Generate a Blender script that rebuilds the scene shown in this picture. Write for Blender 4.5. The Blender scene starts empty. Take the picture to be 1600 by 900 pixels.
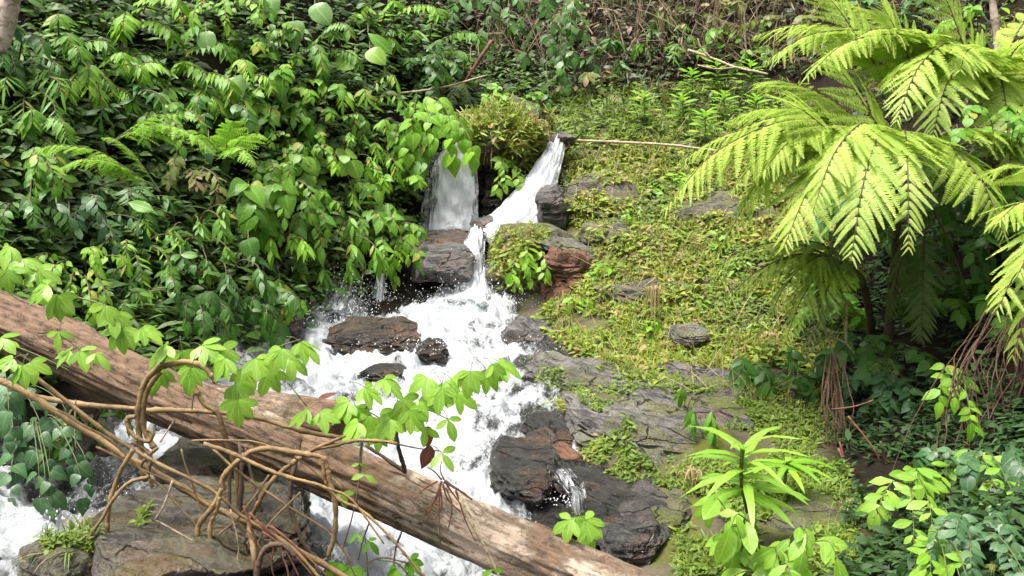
import bpy, bmesh, math, random
import numpy as np
from mathutils import Vector, Matrix, Quaternion, noise
from mathutils.bvhtree import BVHTree

# ------------------------------------------------------------------ camera, sky, sun, exposure
SC = bpy.context.scene
COL = SC.collection
FPX = 1537.0                                   # focal length in photograph pixels (1600 wide)
CAMZ = 1.7
PITCH = math.atan(100 / FPX)
cam_d = bpy.data.cameras.new('camera'); cam = bpy.data.objects.new('camera', cam_d); COL.objects.link(cam)
cam.location = (0, 0, CAMZ); cam.rotation_euler = (math.pi / 2 - PITCH, 0, 0)
cam_d.sensor_width = 36; cam_d.lens = 36 * FPX / 1600; cam_d.clip_start = .05; cam_d.clip_end = 400
SC.camera = cam

SUN_DIR = Vector((-.30, -.22, .93)).normalized()     # towards the sun
W = bpy.data.worlds.new('World'); SC.world = W; W.use_nodes = True
wn = W.node_tree.nodes; wl = W.node_tree.links
sky = wn.new('ShaderNodeTexSky'); sky.sky_type = 'NISHITA'; sky.sun_disc = False
sky.sun_elevation = math.asin(SUN_DIR.z); sky.sun_rotation = math.atan2(SUN_DIR.x, SUN_DIR.y)
sky.air_density = .8; sky.dust_density = 7.0; sky.ozone_density = 1.0
hs = wn.new('ShaderNodeHueSaturation'); hs.inputs['Saturation'].default_value = .30      # hazy white overcast
wl.new(sky.outputs[0], hs.inputs['Color']); wl.new(hs.outputs[0], wn['Background'].inputs[0]); wn['Background'].inputs[1].default_value = .085
sun_d = bpy.data.lights.new('sun', 'SUN'); sun_d.energy = 1.9; sun_d.angle = math.radians(22); sun_d.color = (1, .96, .88)
sun = bpy.data.objects.new('sun', sun_d); COL.objects.link(sun)
sun.rotation_euler = SUN_DIR.to_track_quat('Z', 'Y').to_euler(); sun.location = SUN_DIR * 30

SC.view_settings.view_transform = 'Standard'; SC.view_settings.look = 'None'
SC.view_settings.exposure = 1.8; SC.view_settings.gamma = 1.0
SC.render.engine = 'CYCLES'
SC.cycles.max_bounces = 6; SC.cycles.diffuse_bounces = 3; SC.cycles.glossy_bounces = 2
SC.cycles.transmission_bounces = 3; SC.cycles.transparent_max_bounces = 12
SC.cycles.caustics_reflective = False; SC.cycles.caustics_refractive = False
SC.cycles.use_denoising = True

# ------------------------------------------------------------------ helpers
rng = random.Random(7)
NR = np.random.default_rng(11)
_cp, _sp = math.cos(PITCH), math.sin(PITCH)
def ray(px, py):
    u, v = (px - 800) / FPX, (450 - py) / FPX
    return Vector((u, _cp + v * _sp, -_sp + v * _cp))
CAM = Vector((0, 0, CAMZ))
def P(px, py, d):                               # the place at distance d (along y) seen at that spot
    r = ray(px, py); return CAM + r * (d / r.y)
def pix(v):                                     # where a place shows
    r = v - CAM; z = r.y * _cp - r.z * _sp; up = r.y * _sp + r.z * _cp
    return 800 + FPX * r.x / z, 450 - FPX * up / z

def tag(o, label=None, cat=None, group=None, kind=None):
    if label: o['label'] = label
    if cat: o['category'] = cat
    if group: o['group'] = group
    if kind: o['kind'] = kind
    return o
def mesh(name, verts, faces, mat=None, smooth=True, uv=None):
    me = bpy.data.meshes.new(name); me.from_pydata([tuple(v) for v in verts], [], faces)
    if smooth: me.polygons.foreach_set('use_smooth', [True] * len(me.polygons))
    if uv is not None:
        l = me.uv_layers.new(name='UVMap'); idx = np.empty(len(me.loops), dtype=np.int32)
        me.loops.foreach_get('vertex_index', idx)
        l.data.foreach_set('uv', np.asarray(uv, dtype=np.float32)[idx].ravel())
    if mat: me.materials.append(mat)
    me.update(); return me
def obj(name, me, parent=None, M=None):
    o = bpy.data.objects.new(name, me); COL.objects.link(o)
    if parent is not None: o.parent = parent
    if M is not None: o.matrix_basis = M
    return o
def thing(name, label, cat, loc=(0, 0, 0), group=None):
    o = bpy.data.objects.new(name, None); COL.objects.link(o); o.location = loc; o.empty_display_size = .1
    return tag(o, label, cat, group)

class MB:                                       # collects pieces of ONE part
    def __init__(s): s.v = []; s.f = []; s.uv = []
    def add(s, vs, fs, uvs=None):
        b = len(s.v); s.v.extend(vs); s.f.extend([tuple(i + b for i in f) for f in fs])
        s.uv.extend(uvs if uvs is not None else [(0, 0)] * len(vs))
    def tube(s, pts, rad, n=6, rough=0., cap=True, seed=0):
        pts = [Vector(p) for p in pts]; k = len(pts)
        if not hasattr(rad, '__len__'): rad = [rad] * k
        b = len(s.v); t0 = (pts[1] - pts[0]).normalized()
        a = t0.orthogonal().normalized(); L = 0
        for i, p in enumerate(pts):
            t = (pts[min(i + 1, k - 1)] - pts[max(i - 1, 0)])
            t = t.normalized() if t.length > 1e-9 else t0
            a = (a - t * a.dot(t)); a = a.normalized() if a.length > 1e-6 else t.orthogonal().normalized()
            c = t.cross(a)
            if i: L += (p - pts[i - 1]).length
            for j in range(n):
                th = 2 * math.pi * j / n; r = rad[i]
                d = a * math.cos(th) + c * math.sin(th)
                if rough: r *= 1 + rough * noise.noise((p + d * rad[i]) * (1.2 / max(rad[i], .004)) * .5 + Vector((seed, 0, 0)))
                s.v.append(p + d * r); s.uv.append((j / n, L))
        for i in range(k - 1):
            for j in range(n):
                q = b + i * n; s.f.append((q + j, q + (j + 1) % n, q + n + (j + 1) % n, q + n + j))
        if cap:
            s.f.append(tuple(b + j for j in reversed(range(n)))); s.f.append(tuple(b + (k - 1) * n + j for j in range(n)))
    def build(s, name, mat, parent=None, smooth=True):
        return obj(name, mesh(name, s.v, s.f, mat, smooth, s.uv), parent)

def catmull(pts, per=6):
    pts = [Vector(p) for p in pts]
    if len(pts) < 3:
        return [pts[0].lerp(pts[1], i / per) for i in range(per + 1)]
    q = [pts[0] * 2 - pts[1]] + pts + [pts[-1] * 2 - pts[-2]]; out = []
    for i in range(1, len(q) - 2):
        a, b, c, d = q[i - 1:i + 3]
        for k in range(per):
            t = k / per
            out.append(.5 * ((2 * b) + (c - a) * t + (2 * a - 5 * b + 4 * c - d) * t * t + (3 * b - a - 3 * c + d) * t ** 3))
    out.append(pts[-1]); return out

def vnoise(x, y, seed=0):                       # vectorised value noise, about -1..1
    xi = np.floor(x).astype(np.int64); yi = np.floor(y).astype(np.int64); fx = x - xi; fy = y - yi
    fx = fx * fx * fx * (fx * (fx * 6 - 15) + 10); fy = fy * fy * fy * (fy * (fy * 6 - 15) + 10)
    def h(a, b):
        n = (a * 374761393 + b * 668265263 + seed * 1442695041) & 0x7fffffff
        n = ((n ^ (n >> 13)) * 1274126177) & 0x7fffffff
        n = ((n ^ (n >> 16)) * 2246822519) & 0x7fffffff
        return (n & 0xffff) / 32767.5 - 1
    return (h(xi, yi) * (1 - fx) + h(xi + 1, yi) * fx) * (1 - fy) + (h(xi, yi + 1) * (1 - fx) + h(xi + 1, yi + 1) * fx) * fy
def fbm(x, y, sc, octv=4, seed=0, gain=.5):
    s = 0; a = 1.; t = 0
    for o in range(octv):
        s = s + a * vnoise(x / sc * 2 ** o + 17.3 * o, y / sc * 2 ** o - 9.1 * o, seed + o); t += a; a *= gain
    return s / t

# ------------------------------------------------------------------ materials
class NT:
    def __init__(s, name):
        s.m = bpy.data.materials.new(name); s.m.use_nodes = True; s.t = s.m.node_tree; s.n = s.t.nodes
        s.p = s.n['Principled BSDF']; s.out = s.n['Material Output']; s._c = None
    def new(s, ty, **kw):
        n = s.n.new(ty)
        for k, v in kw.items():
            if hasattr(n, k): setattr(n, k, v)
            else: n.inputs[k].default_value = v
        return n
    def link(s, a, b): s.t.links.new(a, b)
    def coord(s, which='Object'):
        if s._c is None: s._c = s.new('ShaderNodeTexCoord')
        return s._c.outputs[which]
    def mapped(s, scale, which='Object', rot=(0, 0, 0)):
        m = s.new('ShaderNodeMapping'); m.inputs['Scale'].default_value = scale; m.inputs['Rotation'].default_value = rot
        s.link(s.coord(which), m.inputs[0]); return m.outputs[0]
    def noise(s, scale, detail=4, rough=.55, vec=None, dist=0.):
        n = s.new('ShaderNodeTexNoise'); n.inputs['Scale'].default_value = scale; n.inputs['Detail'].default_value = detail
        n.inputs['Roughness'].default_value = rough; n.inputs['Distortion'].default_value = dist
        s.link(vec if vec is not None else s.coord(), n.inputs['Vector']); return n.outputs['Fac']
    def ramp(s, fac, stops, interp='LINEAR'):
        r = s.new('ShaderNodeValToRGB'); r.color_ramp.interpolation = interp; e = r.color_ramp.elements
        while len(e) < len(stops): e.new(.5)
        for q, (p, c) in zip(e, stops):
            q.position = p; q.color = (c, c, c, 1) if not hasattr(c, '__len__') else (*c, 1)
        s.link(fac, r.inputs[0]); return r.outputs[0]
    def mix(s, fac, a, b, mode='MIX'):
        m = s.new('ShaderNodeMix'); m.data_type = 'RGBA'; m.blend_type = mode
        for k, v in ((0, fac), (6, a), (7, b)):
            if hasattr(v, 'is_linked') or hasattr(v, 'links'): s.link(v, m.inputs[k])
            elif k == 0: m.inputs[0].default_value = v
            else: m.inputs[k].default_value = (*v, 1)
        return m.outputs[2]
    def math(s, op, a, b=0.):
        m = s.new('ShaderNodeMath'); m.operation = op
        for k, v in ((0, a), (1, b)):
            if hasattr(v, 'links'): s.link(v, m.inputs[k])
            else: m.inputs[k].default_value = v
        return m.outputs[0]
    def bump(s, h, strength=.3, dist=.02):
        b = s.new('ShaderNodeBump'); b.inputs['Strength'].default_value = strength; b.inputs['Distance'].default_value = dist
        s.link(h, b.inputs['Height']); s.link(b.outputs[0], s.p.inputs['Normal']); return b.outputs[0]

MATS = {}
def leaf_mat(key, c1, c2, trans=.3, rough=.42, spec=.5, island=False, dead=None, veins=True):
    if key in MATS: return MATS[key]
    t = NT(key)
    if island:
        g = t.new('ShaderNodeNewGeometry'); rnd = g.outputs['Random Per Island']
    else:
        g = t.new('ShaderNodeObjectInfo'); rnd = g.outputs['Random']
    col = t.mix(rnd, c1, c2)
    if dead:
        f = t.ramp(rnd, [(0, 0), (dead[1] - .02, 0), (dead[1], 1), (1, 1)]); col = t.mix(f, col, dead[0])
    big = t.noise(3.0, 2); col = t.mix(t.ramp(big, [(.35, 0), (.7, .35)]), col, tuple(x * .6 for x in c1))
    if veins:
        uv = t.coord('UV'); sep = t.new('ShaderNodeSeparateXYZ'); t.link(uv, sep.inputs[0])
        x = t.math('ABSOLUTE', t.math('SUBTRACT', sep.outputs[0], .5))
        mid = t.ramp(x, [(0, 1), (.03, .8), (.06, 0)])
        wv = t.math('SINE', t.math('MULTIPLY', t.math('SUBTRACT', sep.outputs[1], t.math('MULTIPLY', x, .35)), 48.))
        side = t.ramp(wv, [(.8, 0), (1, .5)])
        v = t.math('MAXIMUM', mid, side)
        col = t.mix(t.math('MULTIPLY', v, .4), col, tuple(min(1, x * 1.7 + .03) for x in c2))
        t.bump(v, .25, .004)
    t.link(col, t.p.inputs['Base Color']); t.p.inputs['Roughness'].default_value = rough
    t.p.inputs['Specular IOR Level'].default_value = spec
    tr = t.new('ShaderNodeBsdfTranslucent')
    tc = t.mix(.5, col, (min(1, c2[0] * 1.25), min(1, c2[1] * 1.4), c2[2])); t.link(tc, tr.inputs[0])
    mx = t.new('ShaderNodeMixShader'); mx.inputs[0].default_value = trans
    t.link(t.p.outputs[0], mx.inputs[1]); t.link(tr.outputs[0], mx.inputs[2]); t.link(mx.outputs[0], t.out.inputs[0])
    MATS[key] = t.m; return t.m

def bark_mat(key, c1, c2, scale=(9, 9, 2.5), rough=.85, bump=.5, moss=0., dark=(.03, .02, .012), crack=True, nb=10.):
    if key in MATS: return MATS[key]
    t = NT(key); uvv = t.mapped(scale)
    a = t.noise(nb * .3, 6, .65, uvv, .6); b = t.noise(nb, 8, .7, uvv, 1.)
    col = t.mix(t.ramp(a, [(.3, 0), (.7, 1)]), c1, c2)
    col = t.mix(t.ramp(b, [(.36, .75), (.52, 0)]), col, dark)
    h = b
    if crack:
        v = t.new('ShaderNodeTexVoronoi'); v.feature = 'DISTANCE_TO_EDGE'; v.inputs['Scale'].default_value = nb * .35
        d = t.new('ShaderNodeVectorMath'); d.operation = 'ADD'
        t.link(uvv, d.inputs[0])
        nn = t.new('ShaderNodeTexNoise'); nn.inputs['Scale'].default_value = nb * .4; nn.inputs['Detail'].default_value = 5; t.link(uvv, nn.inputs['Vector'])
        t.link(nn.outputs['Color'], d.inputs[1]); t.link(d.outputs[0], v.inputs['Vector'])
        cr = t.ramp(v.outputs[0], [(0, 1), (.05, 0)])
        msk = t.ramp(t.noise(nb * .2, 3, .5, uvv), [(.5, 0), (.62, 1)])
        cr = t.math('MULTIPLY', cr, msk)
        col = t.mix(t.math('MULTIPLY', cr, .8), col, dark); h = t.math('SUBTRACT', b, cr)
    if moss:
        ms = t.noise(2.2, 5, .6); col = t.mix(t.ramp(ms, [(.52, 0), (.7, moss)]), col, (.06, .08, .015))
    t.link(col, t.p.inputs['Base Color']); t.p.inputs['Roughness'].default_value = rough
    t.bump(h, bump, .02); MATS[key] = t.m; return t.m

def rock_mat(key, c1, c2, wet=0., moss=.0, rust=0., strata=(1, 1, 7), rough=.75, mossc=(.10, .12, .015)):
    if key in MATS: return MATS[key]
    t = NT(key); st = t.mapped(strata)
    a = t.noise(1.6, 8, .68, st, .5); b = t.noise(9, 8, .7, None, .3); c = t.noise(3.1, 5, .6)
    col = t.mix(t.ramp(a, [(.3, 0), (.68, 1)]), c1, c2)
    col = t.mix(t.ramp(b, [(.38, .8), (.5, 0)]), col, tuple(x * .35 for x in c1))
    ln = t.noise(2.2, 7, .72, t.mapped((strata[0] * .7, strata[2] * .8, strata[2])), 1.); col = t.mix(t.ramp(ln, [(.40, .85), (.47, 0)]), col, tuple(x * .3 for x in c1))
    pale = t.noise(22, 6, .7); col = t.mix(t.ramp(pale, [(.58, 0), (.72, .5)]), col, tuple(min(1, x * 1.6) for x in c2))
    if rust: col = t.mix(t.ramp(c, [(.5, 0), (.66, rust)]), col, (.22, .09, .035))
    if moss:
        g = t.new('ShaderNodeNewGeometry'); sp = t.new('ShaderNodeSeparateXYZ'); t.link(g.outputs['Normal'], sp.inputs[0])
        m = t.math('MULTIPLY', t.ramp(sp.outputs[2], [(.1, .2), (.6, 1)]), t.ramp(t.noise(2.6, 6, .65), [(.42, 0), (.56, moss)]))
        col = t.mix(m, col, mossc)
    gr = t.noise(60, 5, .7); col = t.mix(t.ramp(gr, [(.36, .8), (.5, 0)]), col, tuple(x * .45 for x in c1))
    vo = t.new('ShaderNodeTexVoronoi'); vo.feature = 'DISTANCE_TO_EDGE'; vo.inputs['Scale'].default_value = 1.5
    nn = t.new('ShaderNodeTexNoise'); nn.inputs['Scale'].default_value = 3.; nn.inputs['Detail'].default_value = 6; t.link(t.coord(), nn.inputs['Vector'])
    va = t.new('ShaderNodeVectorMath'); va.operation = 'MULTIPLY_ADD'; va.inputs[1].default_value = (.5, .5, .5); t.link(nn.outputs['Color'], va.inputs[0]); t.link(t.mapped((1., 2.2, 3.)), va.inputs[2]); t.link(va.outputs[0], vo.inputs['Vector'])
    ck = t.math('MULTIPLY', t.ramp(vo.outputs[0], [(0, 1), (.022, 0)]), t.ramp(c, [(.42, 0), (.5, 1)])); col = t.mix(t.math('MULTIPLY', ck, .9), col, (.008, .007, .006))
    t.link(col, t.p.inputs['Base Color'])
    rr = t.ramp(c, [(.3, rough), (.7, max(.12, rough - wet * .6))]); t.link(rr, t.p.inputs['Roughness'])
    t.p.inputs['Specular IOR Level'].default_value = .5 + .3 * wet
    t.bump(t.math('ADD', t.math('SUBTRACT', t.math('MULTIPLY', gr, .6), ck), t.math('ADD', t.math('ADD', t.math('MULTIPLY', a, 1.2), t.math('MULTIPLY', ln, 1.2)), b)), .9, .035); MATS[key] = t.m; return t.m
# ------------------------------------------------------------------ the ground: one height sheet through measured places
CTRL = [  # (px, py, distance)
 # stream surface
 (735,485,10.4),(690,505,10.0),(800,512,10.0),(620,560,8.9),(560,520,9.7),(480,520,9.6),(740,590,8.5),(640,640,7.9),(780,640,7.9),(430,600,8.2),(520,640,7.6),
 (670,720,7.2),(760,720,7.2),(640,800,6.6),(520,790,6.4),(640,860,6.0),(720,960,5.3),(330,660,7.0),(230,712,6.2),(100,785,5.3),(-60,860,4.5),(-250,930,3.8),(800,1100,4.4),
 # ledge between the upper and the lower fall, and the upstream level
 (740,372,11.2),(690,378,11.4),(640,430,11.2),(600,470,10.7),(800,400,11.3),(740,225,13.2),(820,222,13.2),(880,205,13.4),(660,235,13.2),
 # foreground slab
 (300,715,6.0),(420,760,5.9),(200,800,5.2),(330,830,5.1),(430,860,5.0),(250,900,4.5),(120,900,4.4),(420,960,4.3),
 # right bank
 (840,640,7.9),(830,560,8.9),(850,720,7.1),(800,790,6.6),(900,820,6.5),(1000,890,6.0),(940,625,7.7),(1100,705,6.9),(1060,610,8.0),(1180,610,8.0),(1000,470,9.7),(1200,500,9.2),
 (880,470,10.2),(960,330,11.1),(1100,250,11.9),(1100,350,10.9),(1250,400,10.0),(905,228,12.6),(1200,220,12.1),(1000,190,13.0),(1100,190,13.2),(1250,250,11.6),
 (1180,800,6.2),(1080,850,6.1),(1250,880,5.5),(1240,700,7.0),(1290,650,7.6),(1300,780,6.3),(1330,600,8.4),(1400,650,7.9),(1400,500,8.9),(1400,350,9.8),(1600,350,8.4),(1600,520,7.2),(1600,700,6.1),
 (1500,800,5.6),(1600,880,4.6),(1400,880,5.2),(1800,700,5.0),(1800,300,7.4),(1900,100,8.0),
 # hill behind
 (740,165,15.6),(900,165,14.8),(730,105,17.6),(890,95,16.8),(760,0,18.2),(900,0,17.4),(1000,100,15.2),(1000,0,16.0),(1150,100,14.6),(1150,0,15.6),(1300,100,13.6),(1300,0,14.8),(1500,100,12.0),(1500,0,13.2),
 (800,-160,18.5),(1200,-160,17.5),(1600,-160,14.),(400,-160,14.5),(0,-160,11.5),(800,-420,23.),(1500,-420,19.),(100,-420,16.),
 # left bank
 (440,505,9.5),(380,540,8.8),(300,430,9.0),(420,430,9.9),(560,420,11.0),(600,330,11.7),(500,300,11.0),(200,250,9.5),(350,250,10.2),(300,100,10.5),(500,120,11.7),(600,150,12.5),(650,80,13.6),
 (600,0,13.6),(300,0,11.2),(100,0,9.9),(0,200,8.4),(100,380,8.3),(0,420,7.6),(150,520,7.6),(250,590,7.4),(60,600,6.5),(100,690,6.0),(20,720,5.4),(-80,760,4.9),(-200,500,6.2),(-200,200,7.4),(-250,0,8.5),
]
cw = np.array([tuple(P(*c)) for c in CTRL])
extra = np.array([(-7, 1, .9), (7, 1, .8), (0, 1, -.4), (0, -4, -.6), (-8, -4, 1.5), (8, -4, 1.5), (-11, 5, 4), (11, 5, 3.5), (2.2, 3.6, -.35), (-12, 12, 8.5), (12, 12, 6.5)])
cw = np.vstack([cw, extra])
def _tps(r2): return .5 * r2 * np.log(r2 + 1e-12)
_n = len(cw); _K = _tps(((cw[:, None, :2] - cw[None, :, :2]) ** 2).sum(-1)) + np.eye(_n) * .06
_A = np.zeros((_n + 3, _n + 3)); _A[:_n, :_n] = _K; _A[:_n, _n] = 1; _A[:_n, _n + 1:] = cw[:, :2]; _A[_n, :_n] = 1; _A[_n + 1:, :_n] = cw[:, :2].T
_w = np.linalg.solve(_A, np.concatenate([cw[:, 2], np.zeros(3)]))
def base_z(x, y):
    x = np.asarray(x, float); y = np.asarray(y, float); z = _w[_n] + _w[_n + 1] * x + _w[_n + 2] * y
    for i in range(_n): z = z + _w[i] * _tps((x - cw[i, 0]) ** 2 + (y - cw[i, 1]) ** 2)
    return z
# the course of the water: (px, distance, half width in metres)
COURSES = [
 [(735, 10.75, .30), (728, 10.3, .55), (700, 9.9, .85), (650, 9.2, 1.12), (636, 8.5, 1.27), (665, 7.8, 1.12), (690, 7.2, .85), (650, 6.6, .85), (650, 6.0, .95), (720, 5.3, .95), (800, 4.2, 1.0)],
 [(560, 10.2, .30), (500, 9.7, .5), (440, 8.8, .6), (400, 8.0, .5), (320, 7.0, .42), (235, 6.2, .40), (105, 5.35, .46), (-60, 4.6, .5), (-260, 3.7, .5)],
]
def seg_mask(x, y):
    best = np.full(np.shape(x), 9.)
    for c in COURSES:
        pts = [((px - 800) / FPX * d, d, w) for px, d, w in c]
        for (x0, y0, w0), (x1, y1, w1) in zip(pts, pts[1:]):
            dx, dy = x1 - x0, y1 - y0; t = np.clip(((x - x0) * dx + (y - y0) * dy) / (dx * dx + dy * dy), 0, 1)
            best = np.minimum(best, np.hypot(x - x0 - t * dx, y - y0 - t * dy) / (w0 + t * (w1 - w0)))
    return best                                  # <1 inside the stream
STEP = .08
gx = np.arange(-12, 12.01, STEP); gy = np.arange(-4, 24.01, STEP)
GX, GY = np.meshgrid(gx, gy)
ZB = base_z(GX, GY)
MS = seg_mask(GX + .12 * fbm(GX, GY, .5, 3, 5), GY)
rockyness = fbm(GX, GY, 1.3, 4, 3)
ZT = ZB + .10 * rockyness + .045 * fbm(GX, GY, .35, 3, 9) - .30 * np.clip(1.3 - MS, 0, 1) + .03
# terraced strata on the right bank
lay = (ZT + GX * .10) / .17; st = np.floor(lay) + np.clip((lay - np.floor(lay)) * 2.2 - .6, 0, 1)
rb = np.clip((GX - .2) / .5, 0, 1) * np.clip((3.6 - GX) / .8, 0, 1) * np.clip((12.8 - GY) / .6, 0, 1) * np.clip((GY - 5.6) / .6, 0, 1) * np.clip(MS - 1, 0, 1)
ZT = ZT * (1 - .75 * rb) + (.75 * rb) * (st * .17 - GX * .10)
def grid_faces(ny, nx):
    i = np.arange(ny * nx).reshape(ny, nx)
    return np.stack([i[:-1, :-1], i[:-1, 1:], i[1:, 1:], i[1:, :-1]], -1).reshape(-1, 4)
def height_obj(name, X, Y, Z, mat, keep=None):
    f = grid_faces(*X.shape); v = np.stack([X, Y, Z], -1).reshape(-1, 3)
    if keep is not None:
        f = f[keep.ravel()[f].any(1)]; used = np.unique(f); rm = np.full(len(v), -1); rm[used] = np.arange(len(used)); v = v[used]; f = rm[f]
    me = bpy.data.meshes.new(name); me.from_pydata(v.tolist(), [], f.tolist())
    me.polygons.foreach_set('use_smooth', [True] * len(me.polygons)); me.materials.append(mat); me.update()
    return obj(name, me)
def ground_mat():
    t = NT('ground'); a = t.noise(1.1, 6, .6); b = t.noise(7, 8, .7); c = t.noise(2.3, 6, .65, t.mapped((1, 1, 5)))
    soil = t.mix(b, (.005, .004, .003), (.02, .014, .008))
    rock = t.mix(c, (.04, .032, .024), (.17, .14, .11))
    g = t.new('ShaderNodeNewGeometry'); sp = t.new('ShaderNodeSeparateXYZ'); t.link(g.outputs['Position'], sp.inputs[0])
    nx = t.math('ADD', sp.outputs[0], t.math('MULTIPLY', a, 1.2))
    right = t.math('MULTIPLY', t.ramp(t.math('MULTIPLY', nx, .2), [(.08, 0), (.2, 1)]), t.ramp(t.math('MULTIPLY', sp.outputs[1], .05), [(.62, 1), (.7, 0)]))
    right = t.math('MULTIPLY', right, t.ramp(t.math('MULTIPLY', nx, .2), [(.50, 1), (.60, 0)]))
    bed = t.ramp(t.math('MULTIPLY', sp.outputs[2], 1.), [(.0, 1), (.9, 0)])
    col = t.mix(t.math('MULTIPLY', right, t.ramp(a, [(.3, .3), (.5, 1)])), soil, rock)
    moss = t.math('MULTIPLY', t.ramp(t.noise(3.2, 6, .7), [(.40, 0), (.54, .85)]), right)
    col = t.mix(moss, col, t.mix(b, (.03, .04, .006), (.12, .13, .02)))
    t.link(col, t.p.inputs['Base Color']); t.p.inputs['Roughness'].default_value = .9; t.p.inputs['Specular IOR Level'].default_value = .12
    t.bump(t.math('ADD', b, c), .6, .04); return t.m
ground = tag(height_obj('ground', GX, GY, ZT, ground_mat()), kind='structure')
GROUND_BVH = BVHTree.FromPolygons([tuple(v.co) for v in ground.data.vertices], [tuple(p.vertices) for p in ground.data.polygons])
def hit(px, py):                                # the ground seen at that spot
    r = ray(px, py).normalized(); h = GROUND_BVH.ray_cast(CAM, r, 60)
    return h[0], h[1]
def gz(x, y):
    h = GROUND_BVH.ray_cast(Vector((x, y, 40)), Vector((0, 0, -1)), 80); return h[0].z if h[0] else 0.

# ------------------------------------------------------------------ rocks
def rock(name, label, p1, p2, width, thick, up=(0, 0, 1), mat=None, seed=0, flat=.75, sub=5, rough=.06, strata=.03, cat='rock', group=None, planes=11, sfreq=None, shift=0.):
    a, b = P(*p1), P(*p2); u = (b - a); L = u.length; u.normalize(); n = Vector(up); n = (n - u * n.dot(u)).normalized(); v = n.cross(u)
    rr = random.Random(seed * 7 + 3); bm = bmesh.new(); bmesh.ops.create_icosphere(bm, subdivisions=sub, radius=1)
    pl = [(Vector((0, 0, 1)) + Vector((rr.uniform(-.12, .12), rr.uniform(-.12, .12), 0)), flat), (Vector((0, 0, -1)), flat)]
    for i in range(planes):
        th = 2 * math.pi * (i + rr.uniform(-.3, .3)) / planes * 1.0; pl.append((Vector((math.cos(th), math.sin(th), rr.uniform(-.55, .55))).normalized(), rr.uniform(.68, .95)))
    for i in range(4):
        th = rr.uniform(0, 6.28); pl.append((Vector((math.cos(th) * .7, math.sin(th) * .7, rr.uniform(.5, .8))).normalized(), rr.uniform(.8, .98)))
    sx, sy, sz = L / 2 * 1.12, width / 2 * 1.1, thick / 2 / flat
    R = Matrix((u, v, n)).transposed(); c = (a + b) / 2 - n * shift
    so = Vector((seed * 3.7, seed * 1.3, -seed * 2.1)); fq = sfreq or 9. / max(thick, .15)
    for vt in bm.verts:
        d = vt.co.normalized(); r = 1.25
        for pn, off in pl:
            q = d.dot(pn)
            if q > 1e-4: r = min(r, off / q)
        r = min(r, 1.2); q = d * r; q = Vector((q.x * sx, q.y * sy, q.z * sz))
        dn = Vector((d.x / sx, d.y / sy, d.z / sz)).normalized()
        m = noise.fractal(q * 2.2 + so, 1., 2.1, 4) * rough * 1.3 + noise.fractal(q * 9 + so, 1., 2.1, 3) * rough * .35
        gv = noise.noise(Vector((q.x * .9, q.y * 5.5 + q.z * 3, seed * 1.7))) + .5 * noise.noise(Vector((q.x * 2.1, q.y * 12, seed)))
        m -= .022 * max(0, 1 - abs(gv) / .14) * min(1, L)
        if strata:
            w = q.z * fq + noise.noise(q * 1.6 + so) * 1.2; fr = w - math.floor(w)
            k = noise.noise(Vector((math.floor(w) * 5.3 + seed, q.x * 1.4, q.y * 1.4)))
            m += strata * (k + (.45 if fr > .2 else -.6)) * (1 - abs(dn.z))
        vt.co = q + dn * m
    me = bpy.data.meshes.new(name); bm.to_mesh(me); bm.free(); me.polygons.foreach_set('use_smooth', [True] * len(me.polygons)); me.materials.append(mat)
    o = obj(name, me); o.matrix_world = Matrix.Translation(c) @ R.to_4x4(); o.matrix_basis = o.matrix_world
    try: me.set_sharp_from_angle(angle=math.radians(38))
    except Exception: pass
    return tag(o, label, cat, group)
GREY = rock_mat('grey_rock', (.055, .05, .047), (.21, .195, .18), wet=.6, rust=.25, rough=.6)
PALE = rock_mat('pale_slab_rock', (.05, .045, .04), (.25, .23, .21), wet=.8, moss=.5, rust=.2, rough=.65)
DARK = rock_mat('dark_wet_rock', (.008, .007, .006), (.045, .038, .03), wet=.7, rust=.35, rough=.5)
DARKG = rock_mat('dark_grey_wet_rock', (.02, .018, .017), (.11, .10, .09), wet=.8, rust=.2, rough=.5)
MOSSY = rock_mat('mossy_rock', (.06, .05, .035), (.2, .175, .13), wet=.3, moss=.95, rust=.4, rough=.8)
BROWN = rock_mat('brown_wet_rock', (.022, .015, .009), (.10, .07, .042), wet=.7, rust=.5, rough=.45)
FOREG = rock_mat('foreground_slab_rock', (.045, .035, .027), (.20, .165, .135), wet=.8, moss=.3, rust=.35, rough=.55, strata=(1.4, 2.6, 9))
RUSTY = rock_mat('red_brown_rock', (.10, .04, .02), (.27, .115, .06), wet=.2, rust=.7, rough=.75)
ROCKS = []
def R_(*a, **k): o = rock(*a, **k); ROCKS.append(o); return o
R_('boulder', 'rounded grey boulder left of the narrow chute, under a thin slab', (640,414,10.8), (742,408,10.7), .7, .36, (0,-.35,1), GREY, 1, flat=.72, rough=.03, strata=.015)
R_('rock_slab', 'thin flat brown slab lying on the grey boulder below the left fall', (640,371,11.3), (748,377,11.05), .75, .10, (0.05,-.25,1), BROWN, 2, rough=.02, strata=.02)
R_('boulder', 'big moss-topped boulder right of the narrow chute', (752,408,11.0), (905,400,10.75), .95, .64, (.1,-.25,1), MOSSY, 3, flat=.7, rough=.06)
R_('rock_slab', 'pale sloping slab capping the right side of the mossy boulder', (820,366,10.75), (945,403,10.45), .55, .13, (.25,-.35,1), PALE, 4, rough=.03)
R_('boulder', 'broken red-brown rock face under the pale sloping slab', (846,428,10.45), (936,436,10.25), .45, .5, (0,-.1,1), RUSTY, 5, flat=.8, rough=.09)
R_('rock', 'black wet recess rock beneath the grey boulder', (545,440,11.6), (735,448,11.5), .6, .6, (0,0,1), DARK, 6)
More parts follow.
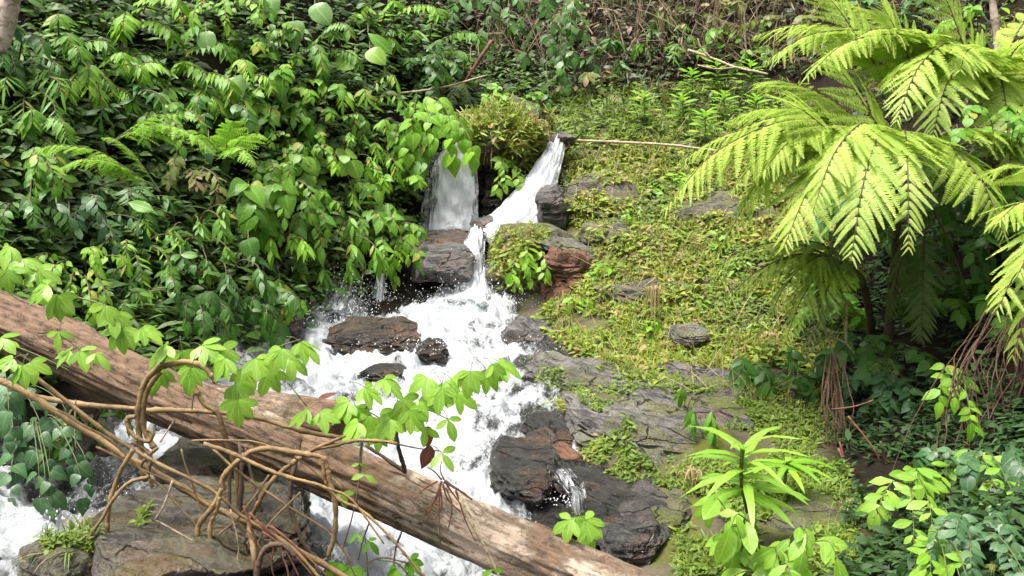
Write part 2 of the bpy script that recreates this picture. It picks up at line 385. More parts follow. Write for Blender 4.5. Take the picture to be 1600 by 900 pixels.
R_('rock_wall', 'black wet rock face behind the left waterfall', (630,305,12.25), (752,305,12.25), .6, .95, (0,0,1), DARK, 7, flat=.85, strata=.05)
R_('rock_wall', 'black wet rock in the gap between the two upper falls', (742,310,12.2), (815,300,12.3), .7, .85, (0,0,1), DARK, 8, flat=.85, strata=.05)
R_('boulder', 'mossy earth-topped boulder between the two upper falls', (715,222,12.4), (868,212,12.3), 1.1, .7, (.05,-.3,1), MOSSY, 9, flat=.55, rough=.12)
R_('rock', 'small grey rock at the lip of the right waterfall', (852,217,12.25), (902,220,12.2), .35, .16, (0,-.3,1), GREY, 10, sub=4, rough=.02)
R_('rock', 'dark streaked rock beside the foot of the right waterfall', (838,325,11.35), (884,322,11.3), .45, .5, (.2,-.2,1), GREY, 11, sub=4, rough=.03)
R_('rock', 'small wet rock at the meeting of the two upper falls', (735,352,11.35), (775,350,11.3), .35, .18, (0,-.2,1), GREY, 12, sub=4, rough=.02)
R_('rock_slab', 'wet brown rock parting the rapids in mid stream', (508,528,9.15), (668,510,9.55), .75, .30, (-.05,-.3,1), BROWN, 13, rough=.04, shift=.05)
R_('rock', 'small dark stone in the rapids below the mid-stream rock', (648,537,9.0), (698,533,9.0), .3, .2, (0,-.2,1), DARK, 14, sub=4, rough=.03, shift=.07)
R_('rock', 'dark half-sunk stone low in the white rapids', (560,574,8.5), (640,572,8.5), .3, .18, (0,-.2,1), DARK, 15, sub=4, rough=.03, shift=.07)
R_('rock', 'dark wet rock at the foot of the left bank', (395,520,9.3), (470,506,9.5), .5, .35, (0,-.1,1), DARK, 16, sub=4)
R_('rock', 'rounded wet rock at the right edge of the rapids', (795,516,9.7), (860,540,9.4), .5, .36, (-.2,-.2,1), GREY, 17, sub=4)
R_('boulder', 'black wet boulder at the water edge, behind the log', (766,742,6.95), (880,752,6.85), .7, .42, (-.1,-.3,1), DARK, 18, flat=.72, rough=.05)
R_('rock_ledge', 'dark wet ledge with water trickling over its lip', (795,795,6.75), (985,790,6.55), .75, .30, (.02,-.22,1), DARK, 19, rough=.05, strata=.04, shift=.1)
R_('rock_slab', 'layered brown slab stepping down right of the wet ledge', (860,728,7.0), (1040,800,6.45), .6, .14, (.2,-.3,1), DARK, 20, rough=.03)
R_('rock_slab', 'rust-edged slab between the moss patch and the wet ledge', (925,722,7.1), (1065,790,6.6), .45, .10, (.2,-.3,1), RUSTY, 21, rough=.03)
R_('rock_slab', 'long pale grey slab beside the rapids, moss along its edges', (825,560,8.8), (1040,645,7.8), .62, .24, (.16,-.42,1), PALE, 22, rough=.05, strata=.07, sfreq=60)
R_('rock_slab', 'broad pale slab above the long-leaved green plant', (880,640,7.65), (1130,722,6.9), .66, .28, (.2,-.42,1), PALE, 23, rough=.05, strata=.07, sfreq=50)
R_('rock_slab', 'shaded mossy slab under the small leafy seedling', (990,610,8.0), (1230,650,7.5), .8, .2, (.1,-.4,1), MOSSY, 24, rough=.05, shift=.02)
R_('rock_slab', 'small tilted grey slab poking out of the moss', (1040,512,8.95), (1108,526,8.8), .35, .1, (.15,-.45,1), PALE, 25, sub=4, rough=.02)
R_('rock_slab', 'brown slab half buried in moss below the red-brown rock', (850,512,9.6), (975,560,9.0), .5, .16, (.1,-.4,1), MOSSY, 26, rough=.04, shift=.05)
R_('rock', 'small pale stone wedged at the edge of the stream', (828,683,7.35), (872,700,7.2), .3, .14, (.1,-.3,1), BROWN, 27, sub=4, rough=.02)
R_('rock', 'rusty edged stone below the small stream-edge stone', (845,700,7.2), (912,733,7.0), .3, .14, (.2,-.3,1), RUSTY, 28, sub=4, rough=.02)
R_('boulder', 'grey wet boulder low on the right bank beyond the log', (940,850,6.25), (1050,850,6.1), .55, .34, (.05,-.3,1), DARKG, 29, rough=.05)
R_('rock', 'dark layered rock on the right under the leafy bank', (1010,800,6.5), (1075,830,6.25), .5, .3, (.1,-.3,1), MOSSY, 30, sub=4)
R_('rock_slab', 'grey slab showing through the mossy slope near the waterfall', (885,292,11.4), (1000,306,11.1), .7, .16, (.1,-.9,.6), MOSSY, 31, rough=.05, shift=.07)
R_('rock_slab', 'weathered slab on the sunny slope behind the fern tip', (1050,322,10.95), (1230,352,10.4), .7, .14, (.1,-.9,.6), MOSSY, 32, rough=.07, shift=.05)
R_('rock_slab', 'flat grey slab along the top of the mossy slope', (985,226,12.3), (1110,232,12.1), .5, .18, (.05,-.4,1), PALE, 33, rough=.03, shift=.05)
R_('rock_slab', 'large foreground slab beneath the tangled vines', (190,812,5.15), (470,835,5.0), 1.8, .5, (.05,-.06,1), FOREG, 34, flat=.8, rough=.03, shift=.10, sub=6)
R_('rock', 'layered dark-edged rock behind the vines where the stream divides', (245,722,6.0), (440,742,5.9), .8, .42, (.05,-.12,1), FOREG, 35, flat=.75, rough=.05, shift=.06)
R_('rock', 'shaded muddy rock between the log and the left stream', (40,705,5.75), (190,690,6.2), .55, .4, (.1,-.2,1), BROWN, 36, shift=.12)
R_('rock', 'dark earthy rock at the lower left edge of the stream', (40,905,4.25), (165,860,4.6), .45, .3, (0,-.2,1), MOSSY, 37, shift=.08)
R_('rock', 'mossy broken rock in the lower right corner of the bank', (1190,830,6.0), (1330,845,5.8), .8, .4, (.1,-.2,1), MOSSY, 38, shift=.1)

R_('rock_slab', 'thin layered slab between the long pale slab and the broad pale slab', (930,605,8.1), (1150,668,7.35), .5, .16, (.12,-.4,1), GREY, 41, rough=.03, strata=.05)
R_('rock_slab', 'dark layered bedrock step under the yellow moss strip', (830,650,7.75), (960,715,7.15), .5, .2, (.15,-.4,1), DARK, 42, rough=.04, strata=.05)
R_('rock_slab', 'long dark bedrock ledge behind the seedling with hanging leaves', (1020,585,8.3), (1260,628,7.7), .6, .2, (.08,-.35,1), GREY, 43, rough=.04, strata=.06)
R_('rock_ledge', 'dark fractured bedrock face above the lime sprig', (880,800,6.55), (1050,840,6.2), .6, .34, (.08,-.25,1), DARK, 44, rough=.05, strata=.06)
R_('rock_slab', 'tilted wet bedrock slab in the gap beside the grey wet boulder', (950,780,6.6), (1075,835,6.2), .5, .2, (.15,-.35,1), DARKG, 45, rough=.03, strata=.05)
R_('rock_ledge', 'mossy rock band crossing the middle of the sunny slope', (930,455,9.95), (1130,475,9.5), .5, .26, (.05,-.5,.9), MOSSY, 46, rough=.06, strata=.06)
R_('rock_ledge', 'weathered rock band high on the sunny slope', (895,370,10.85), (1080,385,10.4), .5, .24, (.05,-.6,.8), MOSSY, 47, rough=.06, strata=.06)
# ------------------------------------------------------------------ water
def foam_mat(key, white, sx, sy, uv=False, alpha=False, thr=(.40, .56)):
    t = NT(key); vec = t.mapped((sx, sy, 1), 'UV') if uv else t.mapped((sx, sy, sx))
    a = t.noise(1., 8, .68, vec, .8); b = t.noise(3.3, 6, .7, vec, 1.2)
    s = t.math('ADD', t.math('MULTIPLY', a, .65), t.math('MULTIPLY', b, .35))
    at = t.new('ShaderNodeAttribute'); at.attribute_name = 'foam'
    s = t.math('ADD', s, at.outputs['Fac'])
    f = t.ramp(s, [(thr[0], 0), (thr[1], 1)])
    t.p.inputs['Base Color'].default_value = (.02, .024, .024, 1); t.p.inputs['Roughness'].default_value = .08
    t.p.inputs['Specular IOR Level'].default_value = .6
    col = t.mix(f, (.03, .032, .030), white); t.link(col, t.p.inputs['Base Color'])
    t.link(t.ramp(f, [(0, .08), (1, .6)]), t.p.inputs['Roughness'])
    t.bump(t.math('ADD', a, t.math('MULTIPLY', b, .8)), .7, .05)
    tlc = t.new('ShaderNodeBsdfTranslucent'); tlc.inputs[0].default_value = (*white, 1); tm = t.new('ShaderNodeMixShader'); t.link(t.math('MULTIPLY', f, .4), tm.inputs[0]); t.link(t.p.outputs[0], tm.inputs[1]); t.link(tlc.outputs[0], tm.inputs[2]); sh = tm.outputs[0]
    if alpha:
        tr = t.new('ShaderNodeBsdfTransparent'); mx = t.new('ShaderNodeMixShader')
        t.link(t.ramp(s, [(thr[0] - .06, 0), (thr[1] - .06, 1)]), mx.inputs[0]); t.link(tr.outputs[0], mx.inputs[1]); t.link(sh, mx.inputs[2]); sh = mx.outputs[0]
    else:
        tl = t.new('ShaderNodeBsdfTransparent'); mx = t.new('ShaderNodeMixShader')
        t.link(t.ramp(f, [(0, .55), (.5, 1)]), mx.inputs[0]); t.link(tl.outputs[0], mx.inputs[1]); t.link(sh, mx.inputs[2]); sh = mx.outputs[0]
    t.link(sh, t.out.inputs[0]); return t.m
ws = .022
wx = np.arange(-5.2, 1.6, ws); wy = np.arange(3.6, 10.9, ws); WX, WY = np.meshgrid(wx, wy)
WM = seg_mask(WX, WY); keep = WM < 1.25
WZ = np.zeros_like(WX); kk = WM < 1.4; WZ[kk] = base_z(WX[kk], WY[kk])
def ridged(x, y, sc, seed): return 1 - np.abs(fbm(x, y, sc, 3, seed)) * 2.2
turb = .095 * ridged(WX, WY * .6, .36, 21) + .06 * ridged(WX, WY * .6, .14, 31) + .03 * ridged(WX, WY, .06, 45) + .02 * fbm(WX, WY, .045, 2, 41)
WZ = WZ + turb - .09 - .10 * np.clip(WM - .8, 0, 1)
foam = -.10 + .22 * fbm(WX, WY, .9, 3, 51) + .12 * ridged(WX, WY * .7, .36, 21) * .8 + .05 * ridged(WX, WY * .7, .14, 31)
foam += .20 * np.exp(-((WX + .25) ** 2 / .3 + (WY - 9.2) ** 2 / .35))
foam += .22 * np.exp(-((WX + 1.75) ** 2 / .25 + (WY - 9.5) ** 2 / .5))
foam -= .16 * np.exp(-((WX - .05) ** 2 / .12 + (WY - 7.7) ** 2 / .5))
foam += .16 * np.exp(-((WX + .5) ** 2 / .5 + (WY - 10.3) ** 2 / .3)) + .12 * np.clip((8.8 - WY) / 1., 0, 1) * np.clip((WY - 5.4), 0, 1) - .20 * np.clip((WM - .78) * 4, 0, 1)
foam += .02 * np.clip((-WX - 1.6) / .5, 0, 1) * np.clip((7.2 - WY) / .6, 0, 1)
water = height_obj('stream_water', WX, WY, WZ, foam_mat('rapids_water', (.66, .69, .72), 4.6, 2.4, thr=(.42, .60)), keep)
_f = grid_faces(*WX.shape); _f = _f[keep.ravel()[_f].any(1)]; _u = np.unique(_f)
at = water.data.attributes.new('foam', 'FLOAT', 'POINT'); at.data.foreach_set('value', foam.ravel()[_u].astype(np.float32))
tag(water, kind='structure')
FALL = foam_mat('falling_water', (.9, .92, .94), 16, 2.2, uv=True, alpha=True, thr=(.47, .55))
def fall(name, label, path, layers=3, nu=34, seed=0, thick=.05, bias=.1, edge=.22):
    pts = catmull([P(x, y, d) for x, y, d, w in path], 10); ws_ = np.interp(np.linspace(0, len(path) - 1, len(pts)), range(len(path)), [w for *_, w in path])
    V = []; Fc = []; UV = []; FO = []
    for l in range(layers):
        b = len(V); Lc = 0
        for i, p in enumerate(pts):
            if i: Lc += (p - pts[i - 1]).length
            t = (pts[min(i + 1, len(pts) - 1)] - pts[max(i - 1, 0)]).normalized(); s = Vector((1, 0, 0)); s = (s - t * s.dot(t)).normalized(); n = s.cross(t)
            if n.y > 0: n = -n
            hw = ws_[i] / FPX * p.y
            for j in range(nu + 1):
                q = j / nu * 2 - 1; wob = noise.noise(Vector((q * 3 + l * 9, Lc * 4, seed))) * .05
                dep = thick * (l + .3) * (1 - q * q) + .05 * noise.noise(Vector((q * 5 + l * 7, Lc * 5.5, seed + 3))) + .02 * noise.noise(Vector((q * 19, Lc * 15, seed + l)))
                V.append(p + s * (hw * (q + wob)) + n * dep); UV.append((q * hw * 1.0 + l * 3.3 + seed, Lc * 1.0))
                FO.append(bias - edge * max(0, abs(q) - .55) / .45 - .05 * l)
        m = nu + 1
        for i in range(len(pts) - 1):
            for j in range(nu): Fc.append((b + i * m + j, b + i * m + j + 1, b + (i + 1) * m + j + 1, b + (i + 1) * m + j))
    o = obj(name, mesh(name, V, Fc, FALL, True, UV)); at = o.data.attributes.new('foam', 'FLOAT', 'POINT'); at.data.foreach_set('value', FO)
    return tag(o, label, 'waterfall')
fall('waterfall', 'left upper waterfall dropping straight behind hanging leaves', [(712,238,12.05,20),(712,250,11.85,30),(711,290,11.72,36),(709,330,11.66,38),(708,362,11.6,42)], seed=1, bias=.24)
fall('waterfall', 'thin broken veil of water left of the left upper waterfall', [(690,252,12.0,14),(682,290,11.8,24),(678,330,11.72,28),(676,362,11.66,30)], layers=2, seed=2, bias=.0)
fall('waterfall', 'right upper waterfall sliding down leftwards beside the mossy slope', [(872,222,12.2,12),(861,250,11.95,18),(842,290,11.75,26),(818,330,11.55,36),(790,358,11.35,42),(755,372,11.2,24)], seed=3, bias=.34, edge=.26)
fall('waterfall', 'narrow chute falling between the grey boulder and mossy boulder', [(744,368,11.22,14),(742,378,11.0,16),(738,400,10.85,20),(737,430,10.75,26),(738,462,10.62,36),(732,480,10.45,48)], seed=4, bias=.18)
fall('waterfall', 'thin trickle falling left of the dark recess', [(600,395,10.95,6),(598,410,10.85,7),(594,440,10.75,8),(590,475,10.6,11)], layers=2, nu=10, seed=5, bias=.1)
fall('waterfall', 'splashing foot of water at the left bank', [(535,440,10.55,12),(530,455,10.4,28),(520,475,10.2,52),(510,498,9.95,70)], layers=3, seed=6, bias=.09, edge=.16)
fall('waterfall', 'small trickle spilling over the dark wet ledge', [(845,715,7.0,12),(868,735,6.82,18),(890,755,6.6,26),(904,775,6.42,22),(907,806,6.34,14)], layers=2, nu=20, seed=7, bias=.0)
# spray: uncountable droplets
def drop_mat():
    t = NT('spray_drop'); t.p.inputs['Base Color'].default_value = (.9, .93, .95, 1); t.p.inputs['Roughness'].default_value = .3; return t.m
mb = MB()
def drops(c, sp, n, rmin=.002, rmax=.0062):
    for _ in range(n):
        p = c + Vector((rng.gauss(0, sp[0]), rng.gauss(0, sp[1]), abs(rng.gauss(0, sp[2])))); r = rmin + (rmax - rmin) * rng.random() ** 3
        st = rng.uniform(.8, 2.2)
        mb.add([p + Vector(q) for q in ((r, 0, 0), (-r, 0, 0), (0, r, 0), (0, -r, 0), (0, 0, r * st), (0, 0, -r * st))],
               [(0, 2, 4), (2, 1, 4), (1, 3, 4), (3, 0, 4), (2, 0, 5), (1, 2, 5), (3, 1, 5), (0, 3, 5)])
for c, s, n in [((738,478,10.35),(.28,.12,.12),500),((535,475,10.2),(.20,.12,.15),500),((500,505,9.8),(.35,.2,.1),500),((700,365,11.45),(.2,.06,.08),250),((800,355,11.4),(.2,.08,.06),250),
                ((700,540,9.0),(.5,.4,.05),200),((600,610,8.2),(.5,.4,.05),200),((720,700,7.3),(.3,.3,.05),150),((850,305,11.7),(.16,.1,.15),200),((595,470,10.6),(.1,.06,.1),120),((680,300,11.7),(.16,.05,.25),300),
                ((600,840,6.1),(.5,.3,.05),300),((730,430,10.7),(.12,.05,.15),250),((890,790,6.45),(.08,.04,.05),50),((60,810,4.9),(.3,.2,.03),150)]: drops(P(*c), s, n * 2)
tag(mb.build('water_spray', drop_mat()), 'white droplets splashing off the falls and rapids', 'spray', kind='stuff')
# ------------------------------------------------------------------ the fallen log
LOGAX = catmull([P(*p) for p in [(-330,345,6.7),(-150,429,6.3),(0,499,6.0),(250,616,5.65),(540,741,5.35),(760,838,5.15),(1020,948,4.95),(1300,1064,4.78)]], 34)
def log_mat():
    t = NT('log_bark'); ax = (LOGAX[-1] - LOGAX[0]).normalized(); e = ax.rotation_difference(Vector((1, 0, 0))).to_euler()
    r = t.new('ShaderNodeMapping'); r.inputs['Rotation'].default_value = e; t.link(t.coord(), r.inputs[0])
    def sc(v): m = t.new('ShaderNodeMapping'); m.inputs['Scale'].default_value = v; t.link(r.outputs[0], m.inputs[0]); return m.outputs[0]
    fib = t.noise(3.2, 8, .74, sc((1.5, 4, 4)), .9); big = t.noise(1.5, 6, .62, sc((1, 1.9, 1.9)), .4); fine = t.noise(17, 8, .78, sc((.8, 1.2, 1.2)), .5)
    col = t.mix(t.ramp(fib, [(.3, 0), (.7, 1)]), (.40, .29, .20), (.62, .50, .39))
    xs = t.new('ShaderNodeSeparateXYZ'); t.link(r.outputs[0], xs.inputs[0]); worn = t.ramp(t.math('MULTIPLY', xs.outputs[0], .125), [(.34, .15), (.70, 0)])
    pat = t.ramp(t.math('ADD', worn, t.math('ADD', t.math('MULTIPLY', big, .65), t.math('MULTIPLY', fine, .35))), [(.50, 0), (.56, 1)])
    col = t.mix(t.math('MULTIPLY', pat, .9), col, t.mix(t.ramp(fine, [(.35, 0), (.65, 1)]), (.045, .024, .012), (.25, .145, .08)))
    ck = t.math('ABSOLUTE', t.math('SUBTRACT', t.noise(2.4, 5, .6, sc((.55, 4, 4)), 1.2), .5))
    cr = t.math('MULTIPLY', t.ramp(ck, [(0, 1), (.014, 0)]), t.ramp(t.noise(1.7, 3, .5, sc((1, 1.4, 1.4))), [(.44, 0), (.56, 1)]))
    col = t.mix(t.math('MULTIPLY', cr, .9), col, (.025, .016, .01))
    sp = t.ramp(fine, [(.36, .85), (.46, 0)]); col = t.mix(sp, col, (.05, .032, .02))
    ms = t.ramp(t.noise(2.1, 7, .7, sc((1, 1.3, 1.3)), .4), [(.55, 0), (.66, .7)]); col = t.mix(ms, col, t.mix(fine, (.03, .028, .01), (.12, .11, .035)))
    t.link(col, t.p.inputs['Base Color']); t.p.inputs['Roughness'].default_value = .9
    t.bump(t.math('SUBTRACT', t.math('ADD', t.math('MULTIPLY', fib, .6), t.math('ADD', fine, t.math('MULTIPLY', pat, .4))), cr), .9, .025); return t.m
LOGBARK = log_mat()
log = thing('fallen_log', 'thick fallen tree log with peeling tan bark lying across the stream', 'log', LOGAX[0])
KNOTS = [(2.55, 5.6, .20), (3.6, 5.1, .14), (4.35, .3, .16), (4.9, 5.3, .18), (5.6, 5.9, .12)]
def bark_tube(pts, rad, n, seed, amp, broken=False):
    V = []; Fs = []; UV = []; a = Vector((0, 0, 1)); L = 0; k = len(pts)
    for i, p in enumerate(pts):
        t = (pts[min(i + 1, k - 1)] - pts[max(i - 1, 0)]).normalized(); a = (a - t * a.dot(t)).normalized(); c = t.cross(a)
        if i: L += (p - pts[i - 1]).length
        for j in range(n):
            th = 2 * math.pi * j / n; d = a * math.cos(th) + c * math.sin(th); r = rad[i]
            q = Vector((math.cos(th) * 2.6, math.sin(th) * 2.6, L * 1.3 + seed))
            m = noise.fractal(q, 1., 2., 3) * .16 + (abs(noise.noise(Vector((math.cos(th) * 7, math.sin(th) * 7, L * 2.2 + seed)))) - .25) * .10 * amp
            m += noise.fractal(q * 6, 1., 2.2, 3) * .035 * amp
            for kl, kt, ka in KNOTS:
                dd = ((L - kl) / .10) ** 2 + ((th - kt) / .42) ** 2
                if dd < 4: m += ka * math.exp(-dd * 1.4) - ka * .8 * math.exp(-dd * 9)
            plate = noise.noise(Vector((math.cos(th) * 3.3, math.sin(th) * 3.3, L * 2.6 - seed)))
            if plate > .18: m -= .045 * amp
            off = Vector((0, 0, 0))
            if broken and i > k - 4: off = t * (noise.noise(Vector((th * 2.2, seed, 0))) * .09) * (i - k + 4) / 3
            V.append(p + d * (r * (1 + m)) + off - log.location); UV.append((j / n, L))
    for i in range(k - 1):
        for j in range(n): Fs.append((i * n + j, i * n + (j + 1) % n, (i + 1) * n + (j + 1) % n, (i + 1) * n + j))
    Fs.append(tuple((k - 1) * n + j for j in range(n))); Fs.append(tuple(reversed(range(n))))
    return V, Fs, UV
rl = [float(np.interp(i / (len(LOGAX) - 1), [0, .3, .6, 1], [.160, .157, .152, .148])) for i in range(len(LOGAX))]
obj('trunk', mesh('trunk', *bark_tube(LOGAX, rl, 110, 2., 1.)[:2], LOGBARK), log)
ST = catmull([P(*p) for p in [(290,622,5.72),(400,646,5.62),(470,655,5.56),(532,666,5.5)]], 16)
obj('branch_stub', mesh('branch_stub', *bark_tube(ST, [.11 + .025 * math.sin(min(1, i / 20) * 1.57) for i in range(len(ST))], 70, 9., .9, True)[:2], LOGBARK), log)
# ------------------------------------------------------------------ woody vines tangled in front of the log
VINE = bark_mat('vine_bark', (.10, .06, .025), (.36, .235, .10), scale=(1, 1, 1), nb=15., bump=.5, crack=False, rough=.7, dark=(.09, .05, .02))
VDARK = bark_mat('dark_vine_bark', (.05, .03, .02), (.15, .09, .055), scale=(1, 1, 1), nb=26., bump=.5, crack=False, rough=.75)
VPALE = bark_mat('pale_twig_bark', (.3, .22, .13), (.55, .44, .3), scale=(1, 1, 1), nb=30., bump=.4, crack=False, rough=.8)
REDTW = bark_mat('red_twig_bark', (.10, .035, .02), (.26, .10, .055), scale=(1, 1, 1), nb=26., bump=.4, crack=False, rough=.8)
DEADTW = bark_mat('dead_root_bark', (.045, .022, .014), (.15, .075, .045), scale=(1, 1, 1), nb=26., bump=.4, crack=False, rough=.85)
def vine(name, label, paths, rpx, mat=VINE, cat='vine', part='strand', d=4.75, taper=.75, group=None, n=8, kink=.22, per=7, rough=.4):
    """paths: lists of (px, py[, distance]); the first is the thing's main strand"""
    first = paths[0][0]; b = P(first[0], first[1], first[2] if len(first) > 2 else d)
    o = thing(name, label, cat, b, group)
    for q, path in enumerate(paths):
        r0 = rpx[q] if hasattr(rpx, '__len__') else rpx
        if cat == 'vine': r0 *= .84
        pts = catmull([P(p[0], p[1], p[2] if len(p) > 2 else d) for p in path], per)
        sd = rng.random() * 50
        pts = [p - b + Vector((noise.noise(p * 7 + Vector((sd, 0, 0))), noise.noise(p * 7 + Vector((0, sd, 0))), noise.noise(p * 7 + Vector((0, 0, sd))))) * kink * r0 / FPX * 5 * 2.2 for p in pts]
        k = len(pts); rad = [r0 / FPX * d * (1 - (1 - taper) * i / k) * (1 + .2 * noise.noise(Vector((i * .55, sd, 3))) + (.3 if (i * 7 + int(sd)) % 13 == 0 else 0)) for i in range(k)]
        mb = MB(); mb.tube(pts, rad, n, rough=rough, seed=sd); mb.build(part, mat, o)
    return o
vine('vine', 'thickest yellow-brown vine running diagonally from the left edge to the bottom', [[(-60,572),(0,596),(60,626),(150,684),(250,742),(330,788),(420,834),(500,878),(580,930)]], 7.5)
vine('vine', 'thin straight vine crossing above the thickest diagonal vine', [[(-40,515),(0,545),(60,593),(130,648),(180,684),(237,719),(290,745),(339,771),(376,805),(444,847),(490,892),(510,920)]], 4.2, d=4.6)
vine('vine', 'looped double vine arching up over the log', [[(228,752),(222,715),(217,681),(216,643),(225,601),(248,575),(282,566),(312,571),(330,588),(336,600)],[(240,700),(226,672),(225,640),(232,606),(252,582)]], [6.5,6], d=4.8)
vine('vine', 'curled knot of twisted tendrils hugging the looped double vine', [[(212,650),(198,655),(201,670),(214,684),(232,690),(238,678),(229,671)],[(205,690),(222,700),(236,716),(232,740),(238,762)],[(246,700),(232,712),(220,730),(226,750)]], [4.5,4.5,3.5], d=4.68)
vine('vine', 'horizontal brown vine lying across the shaded face of the log', [[(40,617,5.3),(67,622,5.3),(133,633,5.25),(200,638,5.2),(260,641,5.15),(317,642,5.1),(400,653,5.05),(450,667,5.0),(500,678,5.0),(545,685,5.0)]], 5.5, d=5.1)
vine('vine', 'vine bending down behind the looped vine to the rock slab', [[(300,600),(310,618),(323,635),(340,645),(348,665),(354,685),(365,719),(370,750),(372,800)]], 5.5, d=4.95)
vine('vine', 'long forked vine rising from the bottom edge to the leafy twig', [[(399,905,4.55),(395,862,4.55),(388,824),(403,787),(420,758),(450,728),(483,705),(533,693),(567,688),(600,689),(622,694)],[(455,725),(490,703),(520,690),(540,682)]], [5,4.5], d=4.72, taper=.6)
vine('vine', 'arched vine bending sharply down over white water', [[(346,766),(348,748),(362,730),(376,718),(399,704),(437,702),(482,711),(505,717),(512,730),(516,747),(524,787),(522,832),(512,870)],[(505,720),(507,745),(511,762)],[(518,748),(528,756),(533,762)]], [6,3.6,2.5], d=4.6)
vine('vine', 'double hanging loop of vine below the arched vine', [[(346,764),(331,794),(312,818),(312,843),(339,866),(376,892),(400,915)],[(344,775),(336,800),(328,822),(330,846),(346,862),(352,905)]], [5,5], d=4.55)
vine('vine', 'slender vine slanting down right across the chute below the log', [[(318,693),(361,707),(407,730),(452,747),(505,760),(535,783),(560,794),(587,815),(617,847),(640,875),(668,905)],[(505,760),(540,774),(566,800),(600,850)]], [4.4,3], d=4.5, taper=.45)
vine('vine', 'knotty hanging vine at the left, dropping to the bottom edge', [[(209,703),(187,737),(173,783),(168,806),(167,833),(160,905)]], 4.6, d=4.5)
vine('vine', 'pale forked vine curving left of the slab to the bottom edge', [[(232,746),(200,755),(177,780),(158,812),(140,840),(108,908)]], 3.8, d=4.45)
vine('vine', 'dark purple-brown vine hanging from the log into the water', [[(468,690,5.0),(460,726),(454,764),(454,794),(463,821),(478,855),(500,876),(512,872)]], 5, VDARK, d=4.85)
vine('vine', 'dark bundle of upright stems under the log', [[(372,690,5.1),(378,720),(376,790),(380,850)],[(360,735),(358,820),(360,900)],[(384,700,5.1),(396,760),(410,800)]], [4.5,3,3.5], VDARK, d=4.9)
vine('vine', 'dark hooked root arching at the bottom edge', [[(402,910),(403,885),(410,862),(425,851),(444,853),(462,870)]], 6, VDARK, d=4.4)
vine('root_tangle', 'fan of thin reddish roots at the bottom under the thickest vine', [[(390,800),(420,835),(446,880),(452,915)],[(400,812),(440,850),(470,905)],[(420,820),(470,860),(520,910)],[(380,790),(400,850),(396,905)],[(430,845),(425,880),(430,910)],[(410,830),(455,862),(490,900)]], [2.2,2,2.4,2,1.6,2], REDTW, 'roots', 'root', d=4.5, taper=.5)
vine('root_tangle', 'thin pale twigs dangling in front of the foreground slab', [[(270,750),(258,785),(242,812),(246,806)],[(242,812),(290,838),(318,855)],[(360,795),(372,850),(368,905)],[(118,625,4.9),(117,660,4.9),(118,700,4.9)],[(250,690),(262,672),(270,660)]], [1.8,1.5,1.5,1.6,1.6], VPALE, 'twigs', 'twig', d=4.5, taper=.5)
vine('root_tangle', 'loose tangle of thin tan stems crossing the foreground slab', [[(90,640),(170,690),(260,770),(330,850),(350,910)],[(150,700),(240,740),(350,800),(430,880)],[(285,700),(300,760),(330,830),(390,905)],[(420,740),(380,800),(330,850),(300,910)],[(470,770),(430,810),(400,850),(380,910)],[(330,700),(420,770),(520,840),(560,905)],[(300,690),(390,690),(470,720),(540,790)]], [2.2,1.8,1.6,2,1.6,2.2,1.8], VINE, 'stems', 'stem', d=4.62, taper=.5, kink=.9)
vine('leafy_twig_stem', 'short dark upright twig standing on the log beside the leafy sprays', [[(632,738,5.2),(627,715,5.15),(621,690,5.1),(618,672,5.1)],[(617,690,5.1),(590,684,5.0),(567,688,4.95)],[(632,738,5.2),(600,715,5.2),(570,695,5.2)]], [3.8,2.6,3.6], VDARK, 'twig', 'stem', d=5.15)
vine('dry_root_clump', 'clump of dry brown rootlets clinging to the log', [[(690,752),(684,770),(672,795),(668,810)],[(692,756),(700,780),(720,800)],[(694,752),(715,765),(738,781)],[(688,760),(686,800),(688,850)],[(696,762),(706,790),(700,830)],[(684,752),(668,760),(655,772)],[(690,750),(680,738),(668,730)],[(694,750),(688,735),(690,720)],[(712,766),(726,810),(742,845)],[(690,765),(678,785),(660,800)],[(697,757),(718,785),(735,805)],[(686,756),(690,790),(676,820)]], [2,1.6,2.8,1.3,1.5,1.6,1.6,1.3,1.4,1.4,1.4,1.3], REDTW, 'roots', 'root', d=4.93, taper=.5)
vine('twig', 'long pale dead stalk slanting down the right end of the log', [[(718,780),(740,825),(765,870),(786,915)]], 2.3, VPALE, 'twig', 'stem', d=4.8)
vine('twig', 'thin bent stalks trailing from the log into the lower chute', [[(566,690,5.05),(562,740,4.9),(552,800,4.8),(535,860,4.8)],[(628,830,5.0),(618,860,5.0),(614,905,5.0)],[(640,880,4.9),(600,872,4.9),(570,880,4.9)],[(577,816,5.0),(566,850,5.0),(560,875,5.0)]], [1.4,1.8,1.5,1.3], VDARK, 'twig', 'stem', d=4.9)
# sticks and stems on the banks
vine('stick', 'reddish dead stick leaning in the dark hollow above the falls', [[(768,64,13.6),(742,103,13.5),(718,142,13.4)]], 3.2, REDTW, 'stick', 'shaft', d=13.5, n=6)
vine('stick', 'thin pale stick slanting across the dark hollow above the left fall', [[(622,146,12.6),(690,137,12.8),(760,118,13.2)]], 1.7, VPALE, 'stick', 'shaft', d=12.8, n=6)
vine('stick', 'long pale stick lying along the top of the mossy slope', [[(880,219,12.2),(960,222,12.1),(1040,226,11.8),(1122,236,11.5)]], 2.3, VPALE, 'stick', 'shaft', d=11.9, n=6)
vine('stick', 'pale dead branch with side twigs on the upper right hillside', [[(1075,78,13.6),(1110,90,13.4),(1150,105,13.2),(1200,116,13.0)],[(1110,90,13.4),(1096,76,13.4),(1090,60,13.4)],[(1150,105,13.2),(1120,108,13.1),(1090,102,13.1)]], [2.2,1.5,1.5], VPALE, 'branch', 'shaft', d=13.2, n=6)
